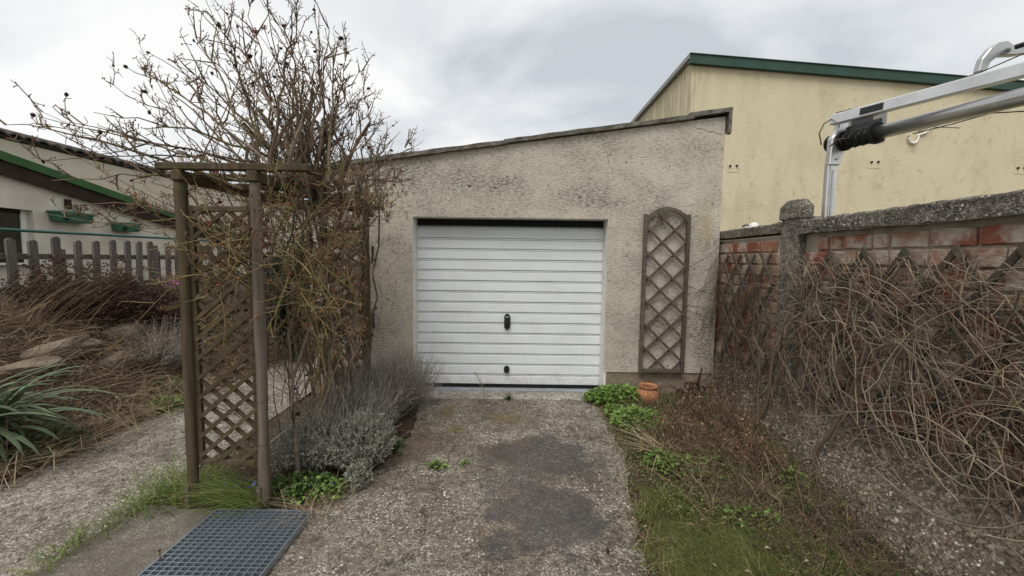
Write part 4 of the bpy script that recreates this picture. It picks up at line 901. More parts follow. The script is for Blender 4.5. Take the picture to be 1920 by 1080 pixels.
# ------------------------------------------------------------------ grating in the paving
gt = empty('floor_grating', (-1.54, 1.9, 0), 'galvanised steel floor grating set in the concrete below the arch', 'grating')
gx0, gx1, gy0, gy1, gz = -1.845, -1.245, 1.42, 2.405, .042
for x in (gx0, gx1): MB().box(x - .003, x + .003, gy0, gy1, gz - .034, gz + .002).build('frame_bar', 'zinc', gt)
for y in (gy0, gy1): MB().box(gx0, gx1, y - .003, y + .003, gz - .034, gz + .001).build('frame_bar', 'zinc', gt)
nb = 14
mb_ = MB().box(-.0022, .0022, 0, gy1 - gy0 - .006, -.03, 0).build('tmp', 'zinc'); mesh_a = mb_.data; bpy.data.objects.remove(mb_)
mb_ = MB().box(0, gx1 - gx0 - .006, -.0018, .0018, -.03, -.0015).build('tmp', 'zinc'); mesh_b = mb_.data; bpy.data.objects.remove(mb_)
for k in range(1, nb): share('bearing_bar', mesh_a, gt, (gx0 + (gx1 - gx0) * k / nb, gy0 + .003, gz))
ncr = 34
for k in range(1, ncr): share('cross_bar', mesh_b, gt, (gx0 + .003, gy0 + (gy1 - gy0) * k / ncr, gz))
MB().box(gx0 + .004, gx1 - .004, gy0 + .004, gy1 - .004, .001, .0125).build('pit_shade_plate', 'pit', gt)  # dark plate laid on the slab, imitates deep shade between the bars

# ------------------------------------------------------------------ picket fence on the bank
FX = -5.8
pf = empty('picket_fence', (FX, 5.6, 1.0), 'grey weathered picket fence with rounded tops on the bank', 'fence')
def picket_mesh(h, w=.085):
    pr_ = [(-w / 2, 0), (w / 2, 0), (w / 2, h - w * .35)] + [(w / 2 * math.cos(a), h - w * .35 + w * .38 * math.sin(a)) for a in np.linspace(.35, 2.8, 6)] + [(-w / 2, h - w * .35)]
    o_ = MB().prism(pr_, 'x', -.017, .017).build('tmp', 'picket', bevel=.003); me_ = o_.data; bpy.data.objects.remove(o_); return me_
pk = [picket_mesh(.80), picket_mesh(.77), picket_mesh(.82)]
for yy in (4.13, 4.37, 4.62, 4.84, 5.08, 5.31, 5.55, 5.79, 6.0, 6.22, 6.33, 6.47, 6.71, 6.9, 7.15, 7.4, 7.65, 7.9, 8.15):
    yq = {6.22: 6.18, 6.33: 6.40}.get(yy, yy); share('picket', pk[rnd.randrange(3)], pf, (FX, yq, 1.03 + rnd.uniform(-.015, .01)), (rnd.uniform(-.025, .025), 0, rnd.uniform(-.1, .1)))
for zz, hh in ((1.20, .07), (1.60, .07)): MB().box(FX - .06, FX - .02, 3.8, 8.6, zz - hh / 2, zz + hh / 2).build('rail', 'picket', pf, bevel=.004)
for yy in (3.9, 5.2, 6.6, 8.2): MB().box(FX - .13, FX - .062, yy - .035, yy + .035, .6, 1.7).build('post', 'picket', pf, bevel=.004)
MB().box(FX - .04, FX + .07, 3.6, 6.1, .93, 1.035).build('base_plank', 'picket', pf, bevel=.008)

# ------------------------------------------------------------------ low house with green verge
HX = -8.6
hs = empty('low_house', (HX, 7, .6), 'low cream rendered house with green roof verge behind the picket fence', 'house')
def zh(y): return 3.13 - .186 * (y - 6.79)
m = MB()
WY1, WZ0, WZ1 = 7.19, 1.47, 2.40
vq((HX, 3, .3), (HX, 11.4, .3), (HX, 11.4, WZ0), (HX, 3, WZ0)); vq((HX, WY1, WZ0), (HX, 11.4, WZ0), (HX, 11.4, WZ1), (HX, WY1, WZ1))
vq((HX, 3, WZ1), (HX, 11.4, WZ1), (HX, 11.4, zh(11.4) + .05), (HX, 3, zh(3) + .05)); vq((HX, 3, WZ0), (HX, 5.2, WZ0), (HX, 5.2, WZ1), (HX, 3, WZ1))
vq((HX, 11.4, .3), (-12.3, 11.4, .3), (-12.3, 11.4, zh(11.4)), (HX, 11.4, zh(11.4))); vq((-12.3, 3, .3), (HX, 3, .3), (HX, 3, zh(3)), (-12.3, 3, zh(3)))
vq((HX, WY1, WZ0), (HX, WY1, WZ1), (HX - .14, WY1, WZ1), (HX - .14, WY1, WZ0)); vq((HX, 5.2, WZ1), (HX, WY1, WZ1), (HX - .14, WY1, WZ1), (HX - .14, 5.2, WZ1))
mk('wall', m.v, m.f, 'cream', hs)
def slopeslab(name, x0, x1, za, zb_, mat, y0=2.6, y1=11.9): MB().prism([(y0, zh(y0) + za), (y1, zh(y1) + za), (y1, zh(y1) + zb_), (y0, zh(y0) + zb_)], 'x', x0, x1).build(name, mat, hs)
slopeslab('roof', -12.6, HX + .10, .055, .16, 'verge_green'); slopeslab('verge', HX + .103, HX + .14, .03, .175, 'verge_green'); slopeslab('bargeboard', HX + .06, HX + .10, -.20, .05, 'brown_board')
wf = MB().box(HX - .15, HX - .11, 7.10, WY1 - .004, WZ0, WZ1).build('window', 'frame_white', hs)
for args in ((5.2, 7.10, WZ1 - .07, WZ1 - .002), (5.2, 7.10, WZ0, WZ0 + .07)): MB().box(HX - .15, HX - .11, *args).build('frame', 'brown_board', wf)
MB().box(HX - .145, HX - .135, 5.2, 7.10, WZ0 + .07, WZ1 - .07).build('pane', 'glass', wf); MB().box(HX - .134, HX - .12, 5.2, 6.75, WZ0 + .07, WZ1 - .07).build('curtain', 'curtain', wf)
MB().box(HX, HX + .10, 5.1, 7.26, WZ0 - .035, WZ0 - .002).build('sill', 'frame_white', wf)
MB().box(HX + .002, HX + .05, 7.70, 7.79, 2.50, 2.68).build('vent', 'brown_board', hs)
def flower_box(y0, y1, z, label):
    e_ = empty('flower_box', (HX + .12, (y0 + y1) / 2, z), label, 'planter', 'green flower boxes on the house wall')
    m_ = MB(); h_ = .17; m_.v = [(HX + .02, y0 + .03, z - h_), (HX + .20, y0 + .03, z - h_), (HX + .20, y1 - .03, z - h_), (HX + .02, y1 - .03, z - h_), (HX + .01, y0, z), (HX + .24, y0, z), (HX + .24, y1, z), (HX + .01, y1, z)]
    m_.f = [(0, 3, 2, 1), (4, 5, 6, 7), (0, 1, 5, 4), (1, 2, 6, 5), (2, 3, 7, 6), (3, 0, 4, 7)]; m_.build('trough', 'planter', e_, bevel=.006)
    m_ = MB().box(HX + .005, HX + .26, y0 - .012, y1 + .012, z - .012, z + .02); m_.build('rim', 'planter', e_, bevel=.004)
    for yy in (y0 + .22 * (y1 - y0), y1 - .08 * (y1 - y0)): MB().tube([(HX + .20, yy, z - .11), (HX + .245, yy, z - .11)], .035, 10).build('bracket_knob', 'rubber', e_)
    return e_
fb = flower_box(7.40, 8.02, 2.41, 'longer green plastic flower box on the cream house wall beside the window')
P = [curve((HX + .12, 7.85 + npr.normal() * .05, 2.41), (npr.normal() * .3, npr.normal() * .3, 1), .2, 5, .3) for _ in range(9)]; V_, F_ = tubes(P, [(.006, .003)] * 9, 4); o = mk_np('dead_plant', V_, F_, 'sedum', fb); 
V_, F_ = leaves(np.array([p[npr.integers(2, 5)] for p in P for _ in range(6)]), npr.normal(size=(54, 3)), npr.uniform(.02, .05, 54), .7); mk_np('dead_leaves', V_, F_, 'sedum', fb)
flower_box(8.55, 9.02, 2.31, 'shorter green plastic flower box on the cream house wall under the roof verge')
gr_ = empty('green_rail', (-6.6, 7, .8), 'thin green rail running above the picket fence', 'rail')
MB().tube([(-6.6, 3.5, 1.925), (-6.6, 5.15, 1.94), (-6.6, 7.5, 1.957), (-6.6, 10, 1.965)], .021, 8).build('bar', 'rail_green', gr_, True)
for yy in (4.0, 9.9): MB().tube([(-6.6, yy, .8), (-6.6, yy, 1.95)], .02, 8).build('post', 'rail_green', gr_)

# ------------------------------------------------------------------ tile-capped building behind
TBX = -13.0
tb = empty('tiled_building', (TBX, 14, .5), 'beige building with dark wavy roof tiles rising behind the low house', 'building')
ztb = 4.62
m = MB().box(-19, TBX, 6, 34, .0, ztb - .10); m.build('wall', 'beige', tb)
MB().prism([(TBX - .02, ztb - .098), (TBX + .09, ztb - .05), (TBX + .09, ztb + .0), (-16, ztb + .9), (-19, ztb - .098)], 'y', 5.9, 34.1).build('roof', 'tile', tb)
ang = np.linspace(0, math.pi, 7); w_, t_ = .15, .10
pr_ = [(w_ * math.cos(a), t_ * math.sin(a) + .0) for a in ang] + [(.7 * w_ * math.cos(a), .55 * t_ * math.sin(a)) for a in ang[::-1]]
mm = MB(); n = len(pr_)
for xx, zz in ((.16, -.06), (-.5, .14)): mm.v += [(xx, p[0], p[1] + zz) for p in pr_]
mm.f = [(i_, (i_ + 1) % n, n + (i_ + 1) % n, n + i_) for i_ in range(n)] + [tuple(range(n))]
o = mm.build('tmp', 'tile'); tile_me = o.data; bpy.data.objects.remove(o)
y = 8.0
while y < 32: share('tile', tile_me, tb, (TBX + .01, y, ztb + .045 + rnd.uniform(-.01, .01)), (rnd.uniform(-.04, .04), 0, 0)); y += .31
pp = empty('pale_pole', (-7.0, 8.2, 0), 'pale grey pole rising behind the left end of the arch', 'pole')
q = upj(338, 286, 8.2); MB().tube([(q.x, q.y, -.05), (q.x, q.y, q.z)], .055, 10).build('shaft', 'wire_pale', pp, True); MB().tube([(q.x, q.y, q.z), (q.x, q.y, q.z + .03)], .062, 10).build('cap', 'grey_metal', pp)

# ------------------------------------------------------------------ shrubs behind the arch
def leafy_shrub(name, cx, cy, z0, rx, ry, h, n, size, label, mat, cat='shrub'):
    e_ = empty(name, (cx, cy, z0), label, cat); P = []
    for _ in range(22):
        a = npr.uniform(0, 6.283); P.append(curve((cx + .1 * math.cos(a), cy + .1 * math.sin(a), z0), (math.cos(a) * rx / h * .8, math.sin(a) * ry / h * .8, 1), h * npr.uniform(.6, .95), 7, .15))
    V_, F_ = tubes(P, [(.02, .006)] * len(P), 5); mk_np('branches', V_, F_, 'bark_old', e_, True)['kind'] = 'stuff'
    ncl = 60; c = npr.normal(size=(ncl, 3)); c = norm(c) * (npr.random((ncl, 1)) ** .4) * np.array([rx, ry, h * .5]) * .9 + np.array([cx, cy, z0 + h * .52])
    pos = c[npr.integers(0, ncl, n)] + npr.normal(size=(n, 3)) * np.array([rx, ry, h * .5]) * .17
    V_, F_ = leaves(pos, npr.normal(size=(n, 3)) + np.array([0, 0, -.1]), npr.uniform(.6, 1.3, n) * size, .5); mk_np('foliage', V_, F_, mat, e_)['kind'] = 'stuff'
    return e_
leafy_shrub('evergreen_shrub', -3.35, 6.2, -.03, .55, .6, 2.0, 9000, .07, 'dark evergreen shrub in the gap left of the garage', 'evergreen')
leafy_shrub('evergreen_shrub', -4.5, 8.5, -.03, .8, .8, 1.9, 9000, .08, 'dark evergreen shrub glimpsed through the front lattice', 'evergreen')

# ------------------------------------------------------------------ bank planting: rocks, dead plants
def on_bank(px, py):
    """point where the view through (px,py) meets the bank; used to read real positions off the photo"""
    d = _F + _Rr * ((px - 960) / 745.4) - _Uu * ((py - 540) / 745.4); t = 1.0
    while t < 16:
        p = Vector(CAM) + d * t
        if p.z <= float(zbank(np.array(p.x), np.array(p.y))) or p.z <= 0: return p
        t += .02
    return p
def rock(px, py, sx, sy, sz, label, seed):
    p = on_bank(px, py); bm = bmesh.new(); bmesh.ops.create_icosphere(bm, subdivisions=4, radius=1); g_ = np.random.default_rng(seed); planes = [(norm(g_.normal(size=3)), g_.uniform(.55, .85)) for _ in range(12)]
    for v_ in bm.verts:
        c_ = np.array(v_.co)
        for n_, d_ in planes:
            k_ = c_ @ n_
            if k_ > d_: c_ = c_ - n_ * (k_ - d_) * .9
        v_.co = Vector(c_ * (1 + .012 * g_.normal() + .07 * float(fbm(np.array(c_[0] + c_[2]), np.array(c_[1] - c_[2]), seed, 3.5, 4))))
        v_.co.x *= sx; v_.co.y *= sy; v_.co.z *= sz
    me_ = bpy.data.meshes.new('rock'); bm.to_mesh(me_); bm.free(); me_.materials.append(M['rock']); o_ = bpy.data.objects.new('rock', me_); o_.location = p + Vector((-sx * .3, 0, sz * .12)); o_.rotation_euler = (g_.uniform(-.2, .2), -.35, g_.uniform(-.4, .4)); link(o_); return tag(o_, label, 'rock', 'rocks in the bank')
rock(130, 665, .26, .44, .15, 'large pale brown rock in the bank behind the strap-leaved plant', 1)
rock(215, 690, .24, .40, .15, 'dark flat rock low in the bank under dead stems', 2)
rock(245, 628, .18, .28, .16, 'pale rock high in the bank below the dark shrub', 3)
rock(60, 700, .22, .30, .13, 'rock half hidden by the tips of the strap leaves', 4)
rock(300, 660, .17, .22, .14, 'rock behind the grey lavender on the bank', 5)
def dead_clump(name, px, py, n, h, spread, lean, mat, label, w=(.006, .012), cat='dead plant', dirs=None, seg=4, bend=.7):
    p = on_bank(px, py); e_ = empty(name, p, label, cat); base = np.array(p) + npr.normal(size=(n, 3)) * np.array([spread, spread, .005]); base[:, 2] = zbank(base[:, 0], base[:, 1]) - .01
    V_, F_ = blades(base, npr.uniform(.6, 1.1, n) * h, npr.uniform(*w, n), npr.uniform(lean * .5, lean * 1.3, n), seg, bend, .15, None if dirs is None else npr.normal(dirs, .45, n)); mk_np('stalks', V_, F_, mat, e_)['kind'] = 'stuff'; return e_
dead_clump('straw_clump', 45, 610, 60, .95, .16, .75, 'straw', 'tall pale straw stalks leaning right in front of the fence', (.007, .013), dirs=.75)
dead_clump('straw_clump', 95, 605, 45, .75, .14, .7, 'straw_brown', 'brown leaning stalks beside the pale straw on the bank', (.006, .011), dirs=.8)
def seedhead_shrub(px, py, n, h, rx, ry, label):
    p = on_bank(px, py); e_ = empty('dead_shrub', p, label, 'dead plant'); P, Q, B = [], [], []
    for _ in range(n):
        a = npr.uniform(0, 6.283); u = math.sqrt(npr.random()); x = p.x + rx * u * math.cos(a) * .7; y = p.y + ry * u * math.sin(a) * .7; z = float(zbank(np.array(x), np.array(y)))
        c_ = curve((x, y, z), (math.cos(a) * .25, math.sin(a) * .35, 1), h * npr.uniform(.5, 1.05), 7, .16); P.append(c_); Q.append((.004, .0018))
        for _k in range(9): s_ = c_[npr.integers(3, 7)]; q_ = curve(s_, npr.normal(size=3) + np.array([0, 0, .6]), npr.uniform(.04, .14), 4, .3); P.append(q_); Q.append((.0018, .001)); B += [q_[-1] + npr.normal(size=3) * .012 for _j in range(5)]
    V_, F_ = tubes(P, Q, 4); mk_np('stems', V_, F_, 'sedum', e_, True)['kind'] = 'stuff'; V_, F_ = blobs(np.array(B), npr.uniform(.005, .013, len(B)), (1, 1, .7)); mk_np('seed_heads', V_, F_, 'sedum', e_)['kind'] = 'stuff'
seedhead_shrub(165, 590, 85, .62, .42, .55, 'tall dark brown seed-headed shrub in front of the picket fence')
seedhead_shrub(250, 585, 100, .36, .40, .65, 'low dark brown seed-headed shrub on the bank right of the taller one')
seedhead_shrub(325, 610, 80, .36, .30, .5, 'dark brown dead shrub on the bank beside the left arch post')
seedhead_shrub(110, 600, 40, .35, .3, .4, 'small brown dead shrub behind the leaning straw')
pb = on_bank(315, 690); lavender('lavender_bush', pb.x - .1, pb.y, pb.z - .02, .45, .42, .46, 420, 'grey spiky lavender on the bank beside the arch', 'lav_dry', 'lav_dry', .8, .9)
pb = on_bank(300, 672)
pb = on_bank(336, 560); e_ = empty('pink_flower_clump', (pb.x, pb.y, pb.z), 'small pink flowers beside the left arch post', 'flowers')
V_, F_ = tubes([curve((pb.x + npr.normal() * .05, pb.y + npr.normal() * .05, pb.z), (npr.normal() * .3, npr.normal() * .3, 1), .30, 4, .2) for _ in range(24)], [(.003, .002)] * 24, 4); mk_np('stems', V_, F_, 'leaf_dark', e_)['kind'] = 'stuff'
pos = np.array([pb.x, pb.y, pb.z + .27]) + npr.normal(size=(240, 3)) * np.array([.07, .09, .035]); V_, F_ = leaves(pos, npr.normal(size=(240, 3)) + np.array([0, 0, .5]), npr.uniform(.02, .04, 240), .6); mk_np('petals', V_, F_, 'flower_pink', e_)['kind'] = 'stuff'

# strap-leaved plant at the left edge
ir = empty('strap_leaf_plant', (-4.28, 2.98, .10), 'clump of long grey-green strap leaves at the left edge', 'plant')
n = 64
for k in range(n):
    az = npr.uniform(-2.2, 1.6) if k % 3 == 0 else npr.normal(-.15, .5); L = npr.uniform(.65, 1.10); w = npr.uniform(.042, .068); el = npr.uniform(.85, 1.4); bx, by = -4.28 + npr.normal() * .09, 2.98 + npr.normal() * .14
    vs_, fs = [], []; p_ = Vector((bx, by, .10)); seg = 9; sv = Vector((-math.sin(az), math.cos(az), 0)); e0 = el; rate = npr.uniform(.10, .24)
    for i_ in range(seg + 1):
        t = i_ / seg; ww = w * (.75 + .5 * t) * (1 - t ** 3.0) * .5 + .0015; nn = Vector((math.cos(az) * math.cos(e0), math.sin(az) * math.cos(e0), math.sin(e0))); u_ = nn.cross(sv)
        vs_ += [tuple(p_ - sv * ww - u_ * ww * .3), tuple(p_), tuple(p_ + sv * ww - u_ * ww * .3)]; p_ = p_ + nn * (L / seg); e0 -= rate * (1 + .5 * t)
        if p_.z < .03: p_.z = .03
    for i_ in range(seg): a = i_ * 3; fs += [(a, a + 1, a + 4, a + 3), (a + 1, a + 2, a + 5, a + 4)]
    mk('leaf', vs_, fs, 'iris', ir, True)

# ------------------------------------------------------------------ low plants
def leaf_clump(name, cx, cy, z0, rx, ry, h, n, size, mat, label, cat='plant', width=.85, zf=None):
    e_ = empty(name, (cx, cy, z0), label, cat); a = npr.uniform(0, 6.283, n); u = np.sqrt(npr.random(n)); top = npr.random(n)
    pos = np.stack([cx + rx * u * np.cos(a), cy + ry * u * np.sin(a), z0 + h * (np.sqrt(np.clip(1 - u * u * .85, .05, 1))) * (.35 + .65 * top)], 1) + npr.normal(size=(n, 3)) * .008
    d = np.stack([np.cos(a) * (.4 + u), np.sin(a) * (.4 + u), npr.uniform(-.1, .6, n)], 1) + npr.normal(size=(n, 3)) * .35
    V_, F_ = leaves(pos, d, npr.uniform(.65, 1.25, n) * size, width, .15); mk_np('foliage', V_, F_, mat, e_)['kind'] = 'stuff'
    P = [np.array([[cx + rx * .5 * uu * math.cos(aa), cy + ry * .5 * uu * math.sin(aa), z0], [p[0] * .5 + .5 * (cx + rx * .5 * uu * math.cos(aa)), p[1] * .5 + .5 * (cy + ry * .5 * uu * math.sin(aa)), (z0 + p[2]) / 2 + .01], p]) for p, uu, aa in zip(pos[:60], u[:60], a[:60])]
    V_, F_ = tubes(P, [(.0018, .001)] * len(P), 3); mk_np('stems', V_, F_, 'leaf_dark', e_)['kind'] = 'stuff'; return e_
leaf_clump('green_herb', 1.24, 4.53, .0, .36, .20, .19, 1300, .044, 'leaf', 'lush bright green herb clump beside the door corner and clay pot')
leaf_clump('green_herb', 1.28, 3.86, .01, .25, .21, .16, 800, .040, 'leaf', 'bright green herb clump at the drive edge in front of the clay pot')
leaf_clump('green_herb', 1.30, 2.98, .02, .16, .14, .10, 150, .034, 'leaf', 'small green seedlings at the tip of the lawn')
leaf_clump('green_herb', 1.62, 2.98, .03, .22, .16, .10, 170, .034, 'leaf', 'loose green seedlings among dead stems in the right bed')
leaf_clump('green_herb', 1.52, 2.36, .03, .16, .10, .08, 110, .030, 'leaf', 'small pale green leaves at the top of the lawn')
leaf_clump('green_herb', 1.80, 4.36, .02, .20, .14, .10, 160, .036, 'leaf_dark', 'dark green weeds right of the clay pot')
leaf_clump('green_herb', 2.05, 3.2, .05, .12, .14, .12, 130, .034, 'leaf_dark', 'dark weeds at the foot of the pebbled wall base')
leaf_clump('green_herb', 2.02, 2.72, .05, .10, .12, .14, 120, .030, 'grass', 'feathery green weed by the pebbled base')
leaf_clump('green_herb', 1.16, 4.12, .0, .14, .16, .10, 260, .036, 'leaf', 'low green leaves joining the two herb clumps at the drive edge')
leaf_clump('green_herb', 1.22, 3.10, .02, .12, .10, .10, 130, .034, 'leaf', 'fresh green leaves under the dry tan tuft at the drive edge')
leaf_clump('green_weed', -.58, 3.02, 0, .075, .05, .05, 60, .026, 'leaf', 'tiny green weed growing in the driveway', 'weed')
leaf_clump('green_weed', -.36, 3.08, 0, .04, .03, .04, 26, .022, 'leaf', 'tiniest green sprout in the driveway', 'weed')
leaf_clump('green_weed', -.03, 4.56, .0, .05, .04, .12, 50, .028, 'leaf_dark', 'small dark weed in the joint under the door sill', 'weed', .25)
leaf_clump('green_weed', -.98, 3.28, 0, .10, .09, .08, 60, .035, 'leaf_dark', 'dark green weed at the foot of the lavender by the drive', 'weed')
leaf_clump('periwinkle', -1.42, 2.66, .0, .26, .13, .13, 420, .034, 'leaf_dark', 'dark glossy ground cover with blue flowers right of the grey post')
leaf_clump('periwinkle', -1.32, 2.62, .0, .2, .12, .12, 160, .034, 'leaf', 'brighter green leaves among the ground cover by the post')
leaf_clump('green_herb', -3.62, 4.1, .02, .28, .18, .12, 180, .04, 'leaf', 'patch of fresh green leaves among straw beside the path')
leaf_clump('green_herb', -4.0, 4.55, float(zbank(np.array(-4.0), np.array(4.55))), .3, .3, .14, 260, .045, 'leaf_dark', 'dark green leaves on the bank beside the arch lattice')
leaf_clump('green_herb', -3.78, 3.1, .0, .26, .30, .24, 260, .055, 'leaf_dark', 'dark green undergrowth beneath the strap leaves')
pos = np.array([-1.42, 2.60, .12]) + npr.normal(size=(60, 3)) * np.array([.12, .05, .02]); pos2 = np.array([-1.80, 2.58, .10]) + npr.normal(size=(36, 3)) * np.array([.09, .05, .035]); pos = np.concatenate([pos[::6], pos2]); V_, F_ = leaves(pos, npr.normal(size=(len(pos), 3)) + np.array([0, -.3, .5]), npr.uniform(.012, .022, len(pos)), .8)
tag(mk_np('blue_flowers', V_, F_, 'flower_blue'), 'tiny blue flowers in the grass around the arch posts', 'flowers', kind='stuff')
def tuft(cx, cy, z0, n, h, sp, label, mat='grass', lean=.7, w=(.004, .008), name='grass_tuft', sy=None, dirs=None):
    e_ = empty(name, (cx, cy, z0), label, 'grass'); base = np.array([cx, cy, z0]) + npr.normal(size=(n, 3)) * np.array([sp, sy or sp, 0]); V_, F_ = blades(base, npr.uniform(.5, 1.1, n) * h, npr.uniform(*w, n), npr.uniform(.15, lean * 1.5, n), 4, .8, .25, dirs if dirs is None else npr.normal(dirs, .6, n)); mk_np('blades', V_, F_, mat, e_)['kind'] = 'stuff'; return e_
tuft(-2.28, 2.66, 0, 420, .24, .12, 'green grass tuft left of the brown arch post', sy=.14)
tuft(-1.84, 2.60, 0, 460, .26, .13, 'long green grass between the two front arch posts', sy=.07, dirs=-2.2)
tuft(-1.66, 2.52, 0, 200, .20, .06, 'green grass leaning out at the foot of the grey post', dirs=-2.0)
tuft(-2.42, 2.30, 0, 240, .10, .05, 'short grass in the paving joint by the slab', sy=.22)
tuft(-2.44, 1.98, 0, 160, .07, .04, 'sparse grass in the paving joint at the bottom left', sy=.2)
tuft(-1.26, 2.44, 0, 150, .15, .09, 'dry yellow grass tuft at the grating corner', 'straw', 1.1, (.003, .005))
tuft(-3.66, 3.55, .03, 420, .22, .14, 'flattened straw lying along the path edge', 'straw', 1.7, (.004, .007), sy=.55)
tuft(-3.72, 2.75, .03, 360, .24, .14, 'bleached dead leaves spilling on the path at the left edge', 'straw', 1.9, (.005, .010), sy=.22)
tuft(-3.85, 4.3, .06, 420, .28, .16, 'pale dead grass beside the path behind the arch', 'straw', 1.3, (.004, .007), sy=.4)
tuft(1.30, 3.28, .02, 150, .20, .05, 'dry tan grass tuft drooping onto the drive edge', 'straw', 1.5, (.006, .012), 'dry_grass_tuft')
tuft(1.66, 3.50, .03, 160, .22, .12, 'brown withered grass in the middle of the right bed', 'straw_brown', 1.3, (.005, .010), 'dry_grass_tuft')
tuft(1.78, 3.15, .03, 200, .26, .16, 'dead brown stems in the right bed beside the pebbled base', 'straw_brown', .9, (.004, .007), 'dry_grass_tuft')
for (cx, cy, hh, nn, lab) in ((1.95, 3.55, .42, 90, 'tall brown dead plant leaning against the pebbled wall base'), (1.85, 3.05, .36, 80, 'brown dead plant in the middle of the right bed near the wall'), (2.0, 3.95, .38, 70, 'brown dead plant between the iron ornament and the wall vine'), (1.55, 3.40, .28, 80, 'low brown dead plant beside the dry tan tuft')):
    e_ = empty('dead_plant', (cx, cy, .03), lab, 'dead plant'); P, Q, LP = [], [], []
    for _ in range(nn):
        c_ = curve((cx + npr.normal() * .08, cy + npr.normal() * .10, .03), (npr.normal() * .45, npr.normal() * .45, 1), hh * npr.uniform(.5, 1.1), 7, .26, -.03); P.append(c_); Q.append((.003, .0014))
        for _k in range(3): q_ = curve(c_[npr.integers(2, 7)], npr.normal(size=3) + np.array([0, 0, .3]), npr.uniform(.04, .12), 4, .35); P.append(q_); Q.append((.0018, .001)); LP += [q_[-1], q_[2]]
    V_, F_ = tubes(P, Q, 4); mk_np('stems', V_, F_, 'straw_brown', e_, True)['kind'] = 'stuff'
    V_, F_ = leaves(np.array(LP), npr.normal(size=(len(LP), 3)) - np.array([0, 0, .5]), npr.uniform(.015, .04, len(LP)), .45); mk_np('withered_leaves', V_, F_, 'litter', e_)['kind'] = 'stuff'
# fine dead twigs and stems standing in the right bed
def bed_twigs(n, xr, yr, Lr, mat, name, label, rr=(.0012, .0028)):
    P, Q = [], []
    for _ in range(n):
        x, y = npr.uniform(*xr), npr.uniform(*yr); z = float(zbed(np.array(x), np.array(y))); c_ = curve((x, y, z), (npr.normal() * .7, npr.normal() * .7, abs(npr.normal()) * .7 + .1), npr.uniform(*Lr), 6, .28, -.02); c_[:, 2] = np.maximum(c_[:, 2], z + .004); c_[:, 0] = np.minimum(c_[:, 0], 2.38); r_ = npr.uniform(*rr); P.append(c_); Q.append((r_, r_ * .5))
        if npr.random() < .6:
            for _k in range(3): P.append(curve(c_[npr.integers(1, 5)], npr.normal(size=3) + np.array([0, 0, .4]), npr.uniform(.05, .15), 4, .3)); Q.append((r_ * .6, .0008))
    V_, F_ = tubes(P, Q, 4); return tag(mk_np(name, V_, F_, mat, None, True), label, 'dead stems', kind='stuff')
bed_twigs(900, (1.2, 2.3), (2.45, 4.3), (.06, .30), 'straw_brown', 'dead_stems', 'tangle of thin brown dead stems filling the right bed')
bed_twigs(330, (1.25, 2.3), (2.3, 4.4), (.15, .55), 'vine_dark', 'dark_twigs', 'dark bare twigs scattered through the right bed')
bed_twigs(200, (1.15, 2.25), (2.3, 4.3), (.10, .30), 'straw', 'straw_litter', 'pale straw stems lying over the right bed', (.0015, .003))
bed_twigs(260, (1.45, 2.12), (1.2, 2.7), (.08, .42), 'vine_dark', 'low_twigs', 'thin dark twigs between lawn and pebbled base')
bed_twigs(300, (1.4, 2.1), (1.2, 2.7), (.06, .28), 'straw_brown', 'brown_stubble', 'brown stubble between the lawn and the pebbled base')
# small-leaved dead ground growth
n = 11000; x = npr.uniform(1.0, 2.3, n); y = npr.uniform(2.4, 4.65, n); keep = x > seg_interp(DR, y) + .05; x, y = x[keep], y[keep]; z = zbed(x, y) + npr.uniform(.005, .12, len(x)) ** 1.2
V_, F_ = leaves(np.stack([x, y, z], 1), npr.normal(size=(len(x), 3)), npr.uniform(.012, .028, len(x)), .6); n2 = 2600; x2 = npr.uniform(1.4, 2.1, n2); y2 = npr.uniform(1.3, 2.6, n2); V2, F2 = leaves(np.stack([x2, y2, zbed(x2, y2) + npr.uniform(.004, .05, n2)], 1), npr.normal(size=(n2, 3)), npr.uniform(.010, .022, n2), .6); V_, F_ = joinVF([(V_, F_), (V2, F2)])
tag(mk_np('weed_carpet', V_, F_, 'weed'), 'sparse dark green weed leaves among the dead stems', 'weeds', kind='stuff')
def litter(n, xf, yf, zf, sz, label, mat='litter', name='leaf_litter'):
    x, y = xf(n), yf(n); p = np.stack([x, y, zf(x, y) + .006], 1); d = npr.normal(size=(n, 3)) * np.array([1, 1, .25]); V_, F_ = leaves(p, d, npr.uniform(.6, 1.4, n) * sz, .5, .3); return tag(mk_np(name, V_, F_, mat), label, 'leaves', kind='stuff')
litter(900, lambda n: npr.uniform(1.0, 2.3, n), lambda n: npr.uniform(2.3, 4.6, n), lambda x, y: zbed(x, y), .035, 'brown dead leaves scattered over the right bed')
litter(500, lambda n: npr.normal(-.95, .16, n), lambda n: npr.uniform(2.75, 4.2, n), lambda x, y: 0 * x, .016, 'reddish brown crumbs of dead leaves along the left drive edge')
litter(260, lambda n: npr.normal(.82, .05, n), lambda n: npr.uniform(1.7, 2.5, n), lambda x, y: 0 * x, .02, 'reddish brown leaf crumbs between drive and lawn')
_n = 1500; _y = npr.uniform(1.2, 4.55, _n); _x = seg_interp(DR, _y) + npr.normal(size=_n) * .035 + .01
V_, F_ = leaves(np.stack([_x, _y, np.full(_n, .006) + npr.uniform(0, .02, _n)], 1), npr.normal(size=(_n, 3)) * np.array([1, 1, .4]), npr.uniform(.008, .022, _n), .5); tag(mk_np('edge_weeds', V_, F_, 'weed'), 'tiny weeds and moss fringing the right edge of the drive', 'weeds', kind='stuff')
